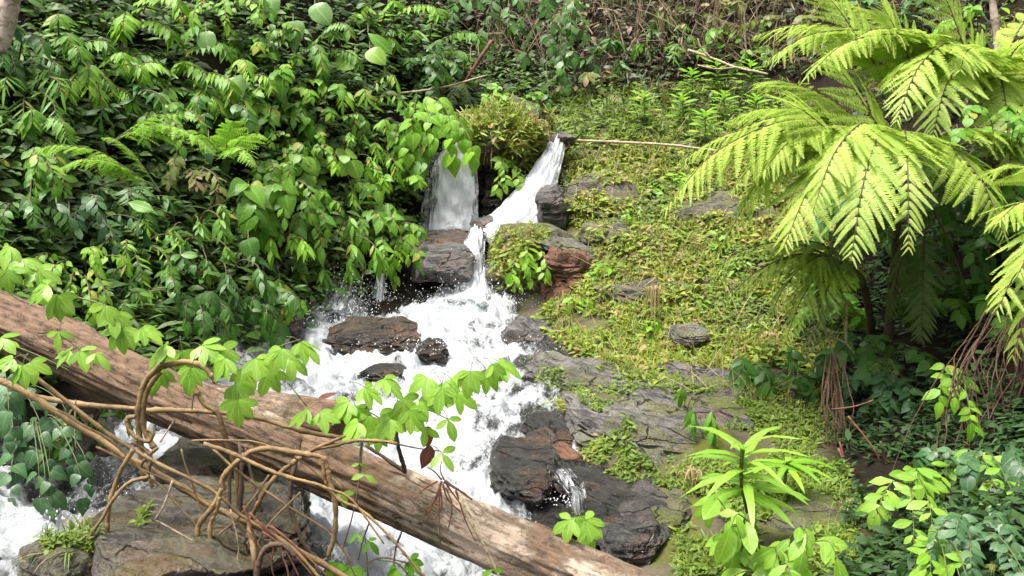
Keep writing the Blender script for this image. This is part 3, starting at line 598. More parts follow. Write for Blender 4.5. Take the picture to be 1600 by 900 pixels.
vine('stick', 'pale upright stick standing in shade below the tree fern', [[(1318,600,7.8),(1320,560,7.75),(1322,510,7.7),(1322,468,7.7)]], 2.8, VPALE, 'stick', 'shaft', d=7.7, n=6)
vine('stick', 'thin stick slanting left of the pale upright stick', [[(1312,580,7.8),(1298,540,7.8),(1282,498,7.8)],[(1335,552,7.7),(1318,534,7.7),(1296,526,7.7)]], [1.8,1.6], VPALE, 'stick', 'shaft', d=7.8, n=6)
vine('leaning_tree', 'pale leaning tree trunk in the upper left corner', [[(-40,170,8.4),(-14,95,8.3),(2,60,8.3),(14,10,8.3),(26,-40,8.3),(60,-160,8.4)]], 16, bark_mat('pale_trunk_bark', (.34, .26, .2), (.6, .5, .42), scale=(1, 1, 1), nb=14., bump=.4, crack=False), 'tree', 'trunk', d=8.3, n=20, taper=.9, rough=.06, kink=.03)
vine('slim_tree', 'slim pale trunk at the top right corner', [[(1562,140,10.5),(1558,60,10.5),(1552,10,10.5),(1544,-60,10.5)]], 6, bark_mat('slim_trunk_bark', (.3, .24, .18), (.55, .45, .36), scale=(1, 1, 1), nb=14., bump=.4, crack=False), 'tree', 'trunk', d=10.5, n=12, taper=.9, rough=.06, kink=.03)
_rr = random.Random(5)
vine('hanging_roots', 'curtain of red-brown aerial roots hanging on the right bank', [(lambda x, y0, y1, w: [(x * .4 + 780, y0, 7.35), (x + w * .3 + _rr.uniform(-5, 5), y0 * .65 + y1 * .35, 7.02), (x + w * .6 + _rr.uniform(-7, 7), y0 * .35 + y1 * .65, 6.95), (x + w + _rr.uniform(-8, 8), y1, 6.85)])(_rr.gauss(1300, 14), _rr.uniform(545, 585), _rr.uniform(650, 800), _rr.uniform(-18, 30)) for k in range(26)], [_rr.choice((.5, .6, .8, 1.3)) for k in range(26)], DEADTW, 'roots', 'root', d=7., n=5, taper=.5, kink=1.2)
vine('hanging_roots', 'red-brown straight rootlets fanning to the lower right of the root curtain', [[(1310,700,6.8),(1328,745,6.7),(1342,790,6.6)],[(1312,690,6.8),(1330,760,6.7),(1338,800,6.6)],[(1300,640,6.9),(1335,635,6.8),(1365,625,6.8)],[(1325,650,6.8),(1365,700,6.7),(1378,730,6.7)],[(1376,690,6.6),(1384,720,6.6),(1392,740,6.6)]], [2,1.6,1.6,1.6,2], REDTW, 'roots', 'root', d=6.8, n=5)
vine('dead_fern_stalks', 'heap of dead red-brown fern stalks at the right edge', [(lambda x, a: [(1600 + (x - 1600) * .5, _rr.uniform(470, 540), _rr.uniform(6.8, 7.1)), (x, _rr.uniform(540, 600), 6.5), (x + a * .5 + _rr.uniform(-8, 8), _rr.uniform(630, 660), 6.4), (x + a, _rr.uniform(680, 760), 6.3)])(_rr.uniform(1485, 1640), _rr.gauss(0, 55)) for k in range(46)], [_rr.choice((.6, .8, 1., 1.6)) for k in range(46)], DEADTW, 'dead stalks', 'stalk', d=6.4, n=5, kink=1.2)
vine('hanging_roots', 'bare stems hanging below the leafy left bank over the splash', [[(540,365,10.6),(525,400,10.45),(513,430,10.4),(505,470,10.35)],[(513,430,10.4),(514,455,10.3),(515,470,10.3)],[(556,380,10.5),(566,405,10.45),(566,435,10.4),(562,462,10.4)],[(480,380,10.3),(470,410,10.2),(455,440,10.1),(440,470,10.)],[(520,415,10.4),(530,450,10.3),(550,484,10.2)],[(500,400,10.4),(496,440,10.3),(480,480,10.1),(470,490,10.1)]], [2.4,1.6,1.7,1.6,1.4,1.6], VINE, 'roots', 'root', d=10.4, n=5)
# ------------------------------------------------------------------ foliage
PROF = {
 'lance': [(0, .015), (.08, .04), (.25, .10), (.45, .125), (.65, .095), (.85, .035), (1, 0)],
 'narrow': [(0, .02), (.15, .05), (.4, .07), (.7, .05), (1, 0)],
 'ovate': [(0, .03), (.06, .12), (.2, .24), (.4, .27), (.6, .22), (.8, .11), (.93, .03), (1, 0)],
 'elliptic': [(0, .015), (.1, .06), (.3, .17), (.55, .22), (.75, .18), (.9, .09), (1, 0)],
 'heart': [(-.14, .2), (-.08, .33), (.05, .42), (.22, .43), (.45, .34), (.7, .18), (.88, .06), (1, 0)],
 'round': [(-.1, .16), (0, .34), (.2, .46), (.45, .48), (.7, .38), (.88, .2), (1, 0)],
 'strap': [(0, .04), (.1, .055), (.4, .075), (.7, .06), (.9, .03), (1, 0)],
}
LM = {}
def leaf_mesh(kind, var, mat, cols=1):
    key = (kind, var, mat.name, cols)
    if key in LM: return LM[key]
    pr = PROF[kind]; r = random.Random(var * 31 + len(kind)); fold = r.uniform(.12, .34); droop = r.uniform(.08, .30) * (2.6 if kind == 'strap' else 1); wav = r.uniform(0, .03); V = []; UV = []; F = []
    tw = r.uniform(-.3, .3); n = len(pr); m = 2 * cols + 1
    for i, (t, w) in enumerate(pr):
        for j in range(-cols, cols + 1):
            q = j / cols; x = w * q
            z = fold * abs(x) * (1 - .6 * abs(q)) - droop * max(0, t) ** 2 + wav * math.sin(t * 11 + q) * abs(q) + tw * x * t
            V.append((x, t * (1 - .15 * droop), z)); UV.append((.5 + q * .5, t))
    for i in range(n - 1):
        for j in range(m - 1): F.append((i * m + j, i * m + j + 1, (i + 1) * m + j + 1, (i + 1) * m + j))
    LM[key] = mesh('leaf_' + kind, V, F, mat, True, UV); return LM[key]
def frame(pos, d, up, s):
    y = d.normalized(); z = up - y * up.dot(y); z = z.normalized() if z.length > 1e-4 else y.orthogonal().normalized(); x = y.cross(z)
    return Matrix(((x.x * s, y.x * s, z.x * s, pos.x), (x.y * s, y.y * s, z.y * s, pos.y), (x.z * s, y.z * s, z.z * s, pos.z), (0, 0, 0, 1)))
def rv(r=rng): return Vector((r.uniform(-1, 1), r.uniform(-1, 1), r.uniform(-1, 1)))
Z = Vector((0, 0, 1)); TOCAM = Vector((0, -1, .25)).normalized()
NLEAF = [0]
def put_leaf(parent, kind, mat, pos, d, up, s, name='leaf', cols=1):
    NLEAF[0] += 1
    return obj(name, leaf_mesh(kind, rng.randrange(4), mat, cols), parent, frame(pos, d, up, s))
STEM = bark_mat('green_stem', (.07, .10, .03), (.14, .15, .05), scale=(1, 1, 1), nb=20., crack=False, bump=.2, rough=.6, dark=(.05, .06, .02))
BSTEM = bark_mat('brown_stem', (.07, .045, .025), (.17, .12, .07), scale=(1, 1, 1), nb=20., crack=False, bump=.3, rough=.8)

def shrub(label, px, py, rx, ry, kind, mat, leafpx, nb=7, nl=10, off=.35, depth=.4, droop=.35, style='alt', stem=BSTEM, name='shrub', cat='shrub', group=None, d=None, base=None, srad=.008, petiole=0., face=.5, spread=.75, cols=1):
    if d is None:
        h, _ = hit(px, py); d = h.y - off
    C = P(px, py, d); k = d / FPX; RX, RZ = rx * k, ry * k
    if base is None:
        hb, _ = hit(px, min(900, py + ry * .5)); base = hb + Vector((0, .06, -.02)) if hb is not None else C + Vector((0, .3, -.4))
        if (base - C).length > 1.4: base = C + (base - C).normalized() * 1.4
    else: base = Vector(base)
    T = thing(name, label, cat, base, group); ls = leafpx * k
    for b in range(nb):
        th = 2 * math.pi * (b + rng.uniform(0, .8)) / nb; rr = rng.uniform(.55, 1.)
        tip = C + Vector((math.cos(th) * RX * rr, -depth * rng.uniform(-.35, 1.), math.sin(th) * RZ * rr)) - base
        if b % 3 == 2: tip = C + Vector((rng.uniform(-.5, .5) * RX, -depth * rng.uniform(.5, 1.1), rng.uniform(-.5, .5) * RZ)) - base
        mid = tip * .5 + Vector((0, -.05, .22 * tip.length)); pts = catmull([Vector((0, 0, 0)), mid, tip + Vector((0, 0, .03)), tip + (tip - mid).normalized() * .12 * tip.length - Z * droop * .2 * tip.length], 5)
        mb = MB(); K = len(pts); mb.tube(pts, [srad * (1.2 - .9 * i / K) for i in range(K)], 5, cap=False)
        br = mb.build('branch', stem, T)
        lo = .25 if style != 'tip' else .72
        for i in range(nl):
            t = lo + (1 - lo) * (i + rng.uniform(-.2, .2)) / max(1, nl - 1); t = min(.999, max(.05, t)); f = t * (K - 1); a = int(f); p = pts[a].lerp(pts[min(a + 1, K - 1)], f - a)
            tg = (pts[min(a + 1, K - 1)] - pts[max(a - 1, 0)]).normalized(); sd = tg.cross(Z + TOCAM * .3); sd = sd.normalized() if sd.length > .05 else Vector((1, 0, 0))
            up = (Z * (1 - face) + TOCAM * face + rv() * .35).normalized()
            if style == 'pair':                      # pinnate: leaflets in two even rows
                for s in (-1, 1):
                    dr = sd * s * .8 + tg * .45 - Z * droop + rv() * .12
                    put_leaf(br, kind, mat, p, dr, up, ls * (1.1 - .5 * abs(t - .5)) * rng.uniform(.85, 1.1))
                continue
            if style == 'tip':
                ang = i * 2.4; dr = (sd * math.cos(ang) + tg.cross(sd) * math.sin(ang)) * spread + tg * .35 - Z * droop + rv() * .2
            else: dr = sd * (1 if i % 2 else -1) * spread + tg * .45 - Z * droop + rv() * .35
            if i == nl - 1: dr = tg - Z * droop * .6
            q = p + dr.normalized() * petiole * ls
            put_leaf(br, kind, mat, q, dr, up, ls * rng.uniform(.5, 1.25), cols=cols)
    return T

# -------- palmate leaves on a trailing vine
def palmate(T, hub, axis, up, s, mat, n=5, stemfrom=None, spread=84):
    hub = hub - T.location; mb = MB()
    st = (stemfrom - T.location) if stemfrom is not None else hub - axis.normalized() * s * .6 - up * s * .1
    mb.tube(catmull([st, (st + hub) / 2 + up * s * .08, hub], 4), [.0022, .002, .0018] + [.0017] * 6, 5, cap=False)
    lf = mb.build('leaf', STEM, T); y = axis.normalized(); z = (up - y * up.dot(y)).normalized(); x = y.cross(z)
    for i in range(n):
        a = math.radians((i - (n - 1) / 2) * spread * 2 / max(1, n - 1) * rng.uniform(.9, 1.1)); k = 1 - .28 * abs(i - (n - 1) / 2) / ((n - 1) / 2 if n > 1 else 1)
        d = y * math.cos(a) + x * math.sin(a) - Z * rng.uniform(.1, .45)
        put_leaf(lf, 'elliptic', mat, hub, d, z + rv() * .2, s * k * rng.uniform(.9, 1.1), 'leaflet', cols=2)

# -------- fern fronds
PM = {}
def pinna_mesh(var, mat, npin=30, pl=.10):
    key = (var, mat.name, npin, pl)
    if key in PM: return PM[key]
    r = random.Random(var + 5); V = []; F = []; UV = []; dr = r.uniform(.12, .34); sw = r.uniform(-.08, .12)
    def ax(t): return Vector((sw * t * t, t, -dr * t * t))
    for i in range(npin):
        t = .03 + .95 * i / (npin - 1); c = ax(t); L = pl * (1 - t ** 2.2 * .82) * (.75 + .25 * min(1, t * 6)); w = .95 / npin * .46
        for s in (-1, 1):
            b = len(V); tipv = c + Vector((s * L, L * .38, -L * r.uniform(.05, .4))); m = c.lerp(tipv, .55)
            for q, ww in ((c, w * .9), (m, w), (tipv, w * .18)):
                V += [q - Vector((0, ww, 0)), q + Vector((0, ww, 0))]; UV += [(.5, t), (.5, t)]
            f = [(b, b + 2, b + 3, b + 1), (b + 2, b + 4, b + 5, b + 3)]
            F += f if s > 0 else [tuple(reversed(x)) for x in f]
    k = 7; b = len(V)
    for i in range(k):
        c = ax(i / (k - 1)); w = .006 * (1.2 - i / k); V += [c + Vector((-w, 0, .004)), c + Vector((w, 0, .004))]; UV += [(.5, 0), (.5, 0)]
    for i in range(k - 1): F.append((b + 2 * i, b + 2 * i + 1, b + 2 * i + 3, b + 2 * i + 2))
    PM[key] = mesh('pinna', V, F, mat, False, UV); return PM[key]
def frond(T, base, tip, mat, npair=15, pl=.55, arch=.25, stem=None, start=.16, up=None, hang=.25, ang=62, pin=30, pinl=.10, rr=.010):
    base = base - T.location; tip = tip - T.location; L = (tip - base).length; up = (up or Z)
    mid = base.lerp(tip, .5) + Z * arch * L; q3 = base.lerp(tip, .8) + Z * arch * .72 * L
    pts = catmull([base, base.lerp(mid, .55) + Z * .1 * arch * L, mid, q3, tip], 6); K = len(pts)
    mb = MB(); mb.tube(pts, [rr * (1.15 - i / K) for i in range(K)], 5, cap=False); fr = mb.build('frond', stem or STEM, T)
    for i in range(npair):
        e0 = i / (npair - .3); t = start + (1 - start) * (1 - (1 - e0) ** 1.3); f = t * (K - 1); a = min(int(f), K - 2); p = pts[a].lerp(pts[a + 1], f - a); tg = (pts[min(a + 2, K - 1)] - pts[max(a - 1, 0)]).normalized()
        uu = (up - tg * up.dot(tg)); uu = uu.normalized() if uu.length > .05 else tg.orthogonal().normalized(); sd = tg.cross(uu); e = (t - start) / (1 - start)
        s = pl * min(1, .6 + e * 2.4) * max(.05, 1 - e) ** .58 * (1 if e < .9 else .8)
        for sg in (-1, 1):
            an = math.radians(ang * (1 - .35 * e) * rng.uniform(.93, 1.07)); d = tg * math.cos(an) + sd * sg * math.sin(an) - Z * hang * rng.uniform(.5, 1.5) + rv() * .09
            if rng.random() < .035: continue
            obj('pinna', pinna_mesh(rng.randrange(4), mat, pin, pinl), fr, frame(p, d, uu + rv() * .22, s * rng.uniform(.82, 1.12)))
    return fr

# -------- grass tufts: one mesh each
def tuft(label, px, py, n, length, mat, d=None, hang=0., spread=.5, name='grass_tuft', w=.006, group=None, up=1., off=.05):
    if d is None: h, _ = hit(px, py); d = h.y - off
    b = P(px, py, d); mb = MB()
    for _ in range(n):
        a = rng.uniform(0, 6.283); out = Vector((math.cos(a), math.sin(a) * .8 - .25, 0)) * spread * rng.uniform(.3, 1); L = length * rng.uniform(.55, 1.15); p0 = Vector((rng.gauss(0, .03), rng.gauss(0, .03), 0)); sdv = Vector((-math.sin(a), math.cos(a), 0)) * w * rng.uniform(.6, 1.2); vs = []; K = 6
        for i in range(K):
            t = i / (K - 1); c = p0 + out * L * t + Z * L * up * (t - (.55 + hang) * t * t * 1.1); ww = sdv * (1 - t ** 2 * .95); vs += [c - ww, c + ww]
        mb.add(vs, [(2 * i, 2 * i + 1, 2 * i + 3, 2 * i + 2) for i in range(K - 1)])
    o = mb.build(name, mat); o.location = b
    return tag(o, label, 'grass', group)

# -------- uncountable ground cover
def cover(name, label, mat, spots, kinds=('ovate',), size=(.03, .06), tilt=.5, n=3, lift=.05, parent=None):
    V = []; F = []; UV = []
    for pos, nor in spots:
        for _ in range(n):
            kd = rng.choice(kinds); s = size[0] + (size[1] - size[0]) * rng.random() ** 1.8; d = (Vector((rng.uniform(-1, 1), rng.uniform(-1, .5), 0)) + nor * rng.uniform(.0, .8) - Z * rng.uniform(0, .4)).normalized()
            if kd in ('blade', 'stalk'): d = (Z * rng.uniform(.2, 1) + rv() * .7 + nor * .4).normalized()
            M = frame(pos + nor * rng.uniform(0, lift) + rv() * lift * .6, d, (nor + Z * .45 + TOCAM * .3 + rv() * tilt), s)
            pr = ((0, .02), (.3, .2), (.62, .2), (1, 0)) if kd == 'ovate' else ((0, .02), (.4, .10), (.7, .08), (1, 0)) if kd == 'lance' else ((0, .05), (.45, .055), (.8, .035), (1, 0)) if kd == 'blade' else ((0, .012), (.45, .010), (.8, .007), (1, .003))
            b = len(V)
            for t, w in pr:
                zc = -.25 * t * t
                V += [M @ Vector((-w, t, zc + .06)), M @ Vector((w, t, zc + .06))] if kd != 'ovate' else [M @ Vector((-w, t, zc + w * .3)), M @ Vector((w, t, zc + w * .3))]
                UV += [(0, t), (1, t)]
            for i in range(3): F.append((b + 2 * i, b + 2 * i + 1, b + 2 * i + 3, b + 2 * i + 2))
    o = obj(name, mesh(name, V, F, mat, True, UV), parent); return tag(o, label if parent is None else None, None, kind='stuff')
def spots_px(poly, n, bvh=None, dens=None):
    out = []; xs = [p[0] for p in poly]; ys = [p[1] for p in poly]; tries = 0; bv = bvh or GROUND_BVH
    while len(out) < n and tries < n * 8:
        tries += 1; x, y = rng.uniform(min(xs), max(xs)), rng.uniform(min(ys), max(ys)); ins = False; j = len(poly) - 1
        for i in range(len(poly)):
            if (poly[i][1] > y) != (poly[j][1] > y) and x < (poly[j][0] - poly[i][0]) * (y - poly[i][1]) / (poly[j][1] - poly[i][1]) + poly[i][0]: ins = not ins
            j = i
        if not ins: continue
        h = bv.ray_cast(CAM, ray(x, y).normalized(), 60)
        if h[0] is None: continue
        if dens and noise.fractal(h[0] * dens[0] + Vector((dens[1], 0, 0)), 1., 2., 3) < dens[2]: continue
        out.append((h[0], h[1] if h[1].z > -.2 else -h[1]))
    return out
G = dict(
 lime=leaf_mat('lime_leaf', (.18, .36, .035), (.30, .49, .06), .42, .4),
 fern=leaf_mat('fern_green', (.30, .44, .05), (.46, .58, .11), .36, .5, veins=False),
 fernd=leaf_mat('old_fern_green', (.07, .13, .02), (.13, .19, .03), .35, .5, veins=False),
 fdead=leaf_mat('dead_fern_brown', (.09, .045, .02), (.2, .11, .05), .2, .7, veins=False),
 fernl=leaf_mat('left_fern_green', (.19, .38, .03), (.30, .50, .055), .35, .5, veins=False),
 mid=leaf_mat('mid_green_leaf', (.065, .18, .012), (.16, .33, .025), .3, .45, .35, dead=((.34, .32, .06), .96)),
 fresh=leaf_mat('fresh_green_leaf', (.12, .28, .015), (.26, .47, .035), .35, .45, .35, dead=((.42, .40, .08), .96)),
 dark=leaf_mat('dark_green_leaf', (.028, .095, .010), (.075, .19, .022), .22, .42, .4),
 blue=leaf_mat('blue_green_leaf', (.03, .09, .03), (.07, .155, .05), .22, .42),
 olive=leaf_mat('olive_leaf', (.10, .14, .022), (.20, .23, .04), .3, .5, dead=((.28, .2, .09), .82)),
 big=leaf_mat('large_pale_leaf', (.13, .26, .06), (.2, .34, .10), .3, .4),
 dry=leaf_mat('dry_leaf', (.12, .035, .018), (.24, .08, .04), .2, .6),
 iund=leaf_mat('undergrowth_leaf', (.02, .055, .008), (.12, .23, .03), .25, .55, island=True, veins=False),
 ishade=leaf_mat('painted_shade_leaf', (.012, .035, .008), (.05, .11, .025), .2, .6, .3, island=True, veins=False),  # darker copy of the undergrowth leaf, fern shade put into its colour
 imoss=leaf_mat('moss_herb_leaf', (.12, .19, .014), (.38, .43, .045), .3, .6, island=True, dead=((.34, .23, .10), .80), veins=False),
 imossg=leaf_mat('green_moss_leaf', (.08, .14, .014), (.21, .29, .03), .3, .6, island=True, veins=False),
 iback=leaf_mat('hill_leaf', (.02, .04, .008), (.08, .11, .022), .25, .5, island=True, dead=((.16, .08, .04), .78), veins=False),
 grass=leaf_mat('grass_blade', (.12, .19, .03), (.26, .30, .06), .35, .5, island=True, dead=((.4, .31, .15), .75), veins=False),
 straw2=leaf_mat('hill_stem', (.10, .06, .035), (.26, .18, .10), .1, .7, island=True, veins=False),
 straw=leaf_mat('straw_blade', (.25, .19, .08), (.45, .36, .18), .3, .6, island=True, veins=False),
)
# ------------------------------------------------------------------ left bank shrubs
LB = 'shrubs crowding the left bank'; HB = 'shrubs on the dark hillside'; RB = 'shrubs at the lower right'
def S(label, px, py, rx, ry, kind, mat, lp, **k):
    if k.get('group') in (LB, HB): lp *= .70; k['nl'] = round(k.get('nl', 10) * 1.5); k['nb'] = k.get('nb', 7) + 1
    if k.get('group') == RB: k.setdefault('stem', STEM); k.setdefault('srad', .004); k['nl'] = round(k.get('nl', 10) * 1.3); k['droop'] = k.get('droop', .25)
    return shrub(label, px, py, rx, ry, kind, G[mat], lp, **k)
PIN = dict(style='pair', nb=6, nl=9, droop=.45, group=LB, face=.45)
S('drooping pinnate shrub just right of the pale leaning trunk', 95, 85, 105, 60, 'lance', 'mid', 40, **PIN)
S('arching pinnate shrub at the top edge, second from the pale trunk', 205, 30, 100, 50, 'lance', 'fresh', 38, **PIN)
S('long-leaved pinnate shrub left of the heart leaf high on the left bank', 262, 95, 95, 60, 'lance', 'mid', 40, **PIN)
S('shiny pinnate spray pointing right, under the high heart leaf', 285, 135, 80, 45, 'lance', 'fresh', 40, **PIN)
S('dark narrow-leaved bush at the left edge below the pale trunk', 45, 150, 80, 55, 'narrow', 'mid', 46, nb=7, nl=10, droop=.4, group=LB)
S('grey-green long-leaved shrub midway up the left edge', 55, 215, 95, 55, 'lance', 'mid', 40, nb=6, nl=8, style='pair', droop=.6, group=LB)
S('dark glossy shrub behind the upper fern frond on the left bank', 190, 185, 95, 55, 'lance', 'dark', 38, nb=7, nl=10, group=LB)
S('bushy small-leaved shrub left of the large paired round leaves', 385, 55, 80, 65, 'ovate', 'mid', 24, nb=9, nl=14, group=LB)
S('vine-draped small-leaved shrub below the large paired round leaves', 440, 130, 75, 70, 'ovate', 'fresh', 24, nb=9, nl=14, group=LB)
S('pinnate shrub along the top edge left of the dark hollow', 590, 40, 110, 55, 'lance', 'fresh', 30, **{**PIN, 'nb': 8, 'nl': 10})
S('overhanging pinnate branches reaching over the dark hollow', 665, 75, 85, 55, 'lance', 'mid', 30, **{**PIN, 'nb': 7, 'nl': 10})
S('dense dark pinnate bush at the left rim of the dark hollow', 655, 110, 75, 45, 'ovate', 'dark', 24, nb=8, nl=12, group=LB)
S('light green shrub with drooping leaves beside the dark hollow', 560, 165, 75, 65, 'lance', 'fresh', 32, nb=8, nl=11, droop=.7, group=LB)
S('yellow-green hanging shrub above the lobed bright leaves', 585, 235, 65, 55, 'lance', 'fresh', 30, nb=7, nl=11, droop=.8, group=LB)
S('heart-leaved climber in the middle of the upper left bank', 430, 165, 55, 55, 'heart', 'mid', 30, nb=6, nl=8, droop=.7, group=LB, petiole=.3)
S('small-leaved climber right of the heart-leaved climber', 500, 190, 70, 60, 'ovate', 'mid', 22, nb=8, nl=14, group=LB)
S('dark shaded bush behind the middle fern frond', 330, 190, 85, 55, 'ovate', 'dark', 28, nb=8, nl=11, group=LB)
S('bush with lobed bright leaves left of the left waterfall', 490, 265, 65, 45, 'round', 'lime', 34, nb=5, nl=6, group=LB, petiole=.3)
S('leafy green bush directly left of the left waterfall', 610, 300, 60, 60, 'ovate', 'fresh', 30, nb=8, nl=11, droop=.5, group=LB)
S('broad-leaved bush overhanging the dark bank left of the falls', 555, 335, 80, 55, 'ovate', 'mid', 34, nb=8, nl=10, droop=.5, group=LB)
S('large heart leaves in shade left of the broad-leaved bush', 395, 325, 75, 50, 'heart', 'mid', 46, nb=5, nl=6, group=LB, petiole=.3, droop=.6, cols=2)
S('whorled lance-leaved shrub above the splash', 520, 385, 75, 50, 'lance', 'mid', 42, nb=8, nl=10, style='tip', droop=.75, group=LB)
S('whorled lance-leaved shrub left of the splash, drooping low', 430, 395, 75, 55, 'lance', 'fresh', 42, nb=8, nl=9, style='tip', droop=.75, group=LB)
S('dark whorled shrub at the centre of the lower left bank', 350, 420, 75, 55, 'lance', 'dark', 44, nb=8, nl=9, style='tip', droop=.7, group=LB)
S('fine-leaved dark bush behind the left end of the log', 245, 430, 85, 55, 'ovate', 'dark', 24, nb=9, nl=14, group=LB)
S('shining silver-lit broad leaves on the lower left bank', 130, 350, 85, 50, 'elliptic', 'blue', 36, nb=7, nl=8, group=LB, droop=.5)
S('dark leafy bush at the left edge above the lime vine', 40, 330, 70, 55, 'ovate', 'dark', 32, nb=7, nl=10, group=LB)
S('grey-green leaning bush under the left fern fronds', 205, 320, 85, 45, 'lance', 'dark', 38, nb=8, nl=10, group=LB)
S('olive dry-tipped bush in the middle of the left bank', 290, 285, 75, 40, 'elliptic', 'olive', 26, nb=6, nl=9, group=LB)
S('shaded leafy bush right of the two fern fronds', 420, 260, 70, 45, 'ovate', 'mid', 26, nb=8, nl=11, group=LB)
S('narrow-leaved green bush just above the left part of the log', 190, 480, 80, 40, 'lance', 'mid', 34, nb=7, nl=9, group=LB)
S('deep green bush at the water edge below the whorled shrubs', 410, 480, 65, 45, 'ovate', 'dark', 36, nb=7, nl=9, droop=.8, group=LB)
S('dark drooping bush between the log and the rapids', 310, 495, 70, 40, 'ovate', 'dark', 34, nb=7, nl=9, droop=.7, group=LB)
S('small bright bush hanging at the water edge left of the splash', 450, 492, 30, 30, 'ovate', 'fresh', 20, nb=5, nl=8, droop=.8, group=LB)
S('small bright-leaved sprig hanging from the slab below the left fall', 632, 405, 32, 24, 'ovate', 'fresh', 26, nb=5, nl=6, droop=.7, d=10.75, base=P(640, 372, 11.1), srad=.004, depth=.12, group=LB)
S('large-leaved climber hanging across the top of the left fall', 690, 205, 48, 32, 'heart', 'fresh', 34, nb=7, nl=6, droop=.6, d=11.75, base=P(655, 190, 12.4), petiole=.25, group=LB, cols=2)
S('broad-leaved climber at the upper left corner of the left fall', 645, 225, 36, 40, 'heart', 'mid', 30, nb=6, nl=6, droop=.6, d=11.8, base=P(625, 205, 12.3), petiole=.25, group=LB, cols=2)
S('heart-leaved trailing plant beside the stream at the left edge', 45, 650, 70, 45, 'heart', 'blue', 28, nb=8, nl=8, droop=.75, d=5.55, base=P(20, 640, 6.1), stem=STEM, srad=.004, petiole=.3, group='heart-leaved plants under the log', cols=2)
S('heart-leaved trailing plant overhanging the left arm of the stream', 100, 700, 60, 24, 'heart', 'blue', 26, nb=8, nl=8, droop=.6, d=5.35, base=P(60, 690, 5.8), stem=STEM, srad=.004, petiole=.3, group='heart-leaved plants under the log', cols=2)
S('shaded plant with thin leaves under the left end of the log', 150, 655, 60, 25, 'lance', 'mid', 30, nb=6, nl=7, d=5.8, base=P(140, 690, 6.2))
for _x, _y, _k, _m, _lp, _st, _l in [
  (150,125,'lance','fresh',36,'pair','yellowish pinnate shrub below the second shrub from the pale trunk'),(245,195,'ovate','mid',26,'alt','leafy shrub just above the arching fern frond'),(350,15,'ovate','fresh',24,'alt','small-leaved shrub at the top edge beside the yellowish round leaf'),
  (470,235,'ovate','fresh',22,'alt','fresh small-leaved bush above the lobed bright leaves'),(485,75,'lance','mid',28,'pair','narrow pinnate bush under the large hanging pale leaf'),(300,365,'lance','mid',36,'tip','lance-leaved bush above the pale upturned leaf'),
  (205,395,'lance','fresh',30,'alt','bright-tipped bush right of the silver-lit broad leaves'),(60,275,'elliptic','mid',30,'alt','leafy shrub left of the two bright fern fronds'),(130,430,'ovate','fresh',26,'alt','fresh-leaved bush just above the lime vine at left'),
  (470,335,'ovate','mid',30,'alt','glossy bush between the shaded heart leaves and the broad-leaved bush'),(535,255,'lance','fresh',28,'tip','green bush between the lobed leaves and the yellow-green hanging shrub'),(350,145,'lance','fresh',32,'pair','bright pinnate spray right of the large lone heart leaf'),
  (20,90,'lance','dark',34,'pair','dark pinnate bush behind the foot of the pale trunk'),(440,300,'elliptic','mid',26,'alt','dense bush just below the lobed bright leaves'),(590,380,'ovate','mid',26,'alt','bush hanging over the thin trickle beside the dark recess')]:
    S(_l, _x, _y, 72, 50, _k, _m, _lp, nb=7, nl=9, style=_st, droop=.5, group=LB, off=.5)
# single big leaves
def bigleaf(label, x, y, s, kind, mat, dx, dy, off=.95):
    h, _ = hit(x, y); d = h.y - off; p = P(x, y, d); dr = Vector((dx, -.25, -dy)); b = P(x, y, h.y + .05)
    T = thing('large_leaf', label, 'leaf', b); mb = MB(); mb.tube(catmull([Vector((0, 0, 0)), (p - b) * .6 + Z * .12, p - b], 4), .006, 5); mb.build('stalk', STEM, T)
    k = d / FPX; put_leaf(T, kind, G[mat], p - b, dr, TOCAM + Vector((rng.uniform(-.3, .3), 0, .3)), s * k * .82, 'blade', 2)
bigleaf('large heart-shaped leaf alone in the upper left bank', 368, 124, 46, 'heart', 'big', .25, .8)
bigleaf('large yellowish round leaf near the top of the left bank', 322, 52, 40, 'round', 'big', .1, .8)
bigleaf('large pale oval leaf at the top edge, left of a pair', 424, 0, 44, 'heart', 'big', .05, .9)
bigleaf('large hanging pale leaf below the top edge', 458, 38, 48, 'heart', 'big', .2, .9)
bigleaf('large tilted leaf pointing right at the top edge', 492, 10, 46, 'round', 'big', .6, .6)
bigleaf('long drooping banana-like leaf right of the tilted leaf', 575, 52, 60, 'elliptic', 'mid', .7, .5)
bigleaf('large cupped leaf near the light green shrub', 555, 88, 44, 'round', 'fresh', -.5, .3)
bigleaf('big bright leaf tilted left near the light green shrub', 578, 80, 40, 'round', 'lime', .5, .35)
bigleaf('grey-green hanging leaf between the fern fronds', 326, 222, 46, 'heart', 'blue', .05, .9)
bigleaf('long flat leaf in shade below the middle fern frond', 200, 316, 56, 'elliptic', 'mid', .9, .25)
bigleaf('dark broad leaf above the whorled shrubs', 388, 378, 46, 'heart', 'dark', .3, .8)
bigleaf('pale upturned leaf in the lower left bank', 282, 398, 36, 'elliptic', 'big', .95, .0)
bigleaf('silvery leaf shining at the left of the bank', 88, 318, 34, 'elliptic', 'blue', .7, .5)
bigleaf('second silvery leaf right of the shining silvery leaf', 108, 338, 32, 'elliptic', 'blue', .5, .7)
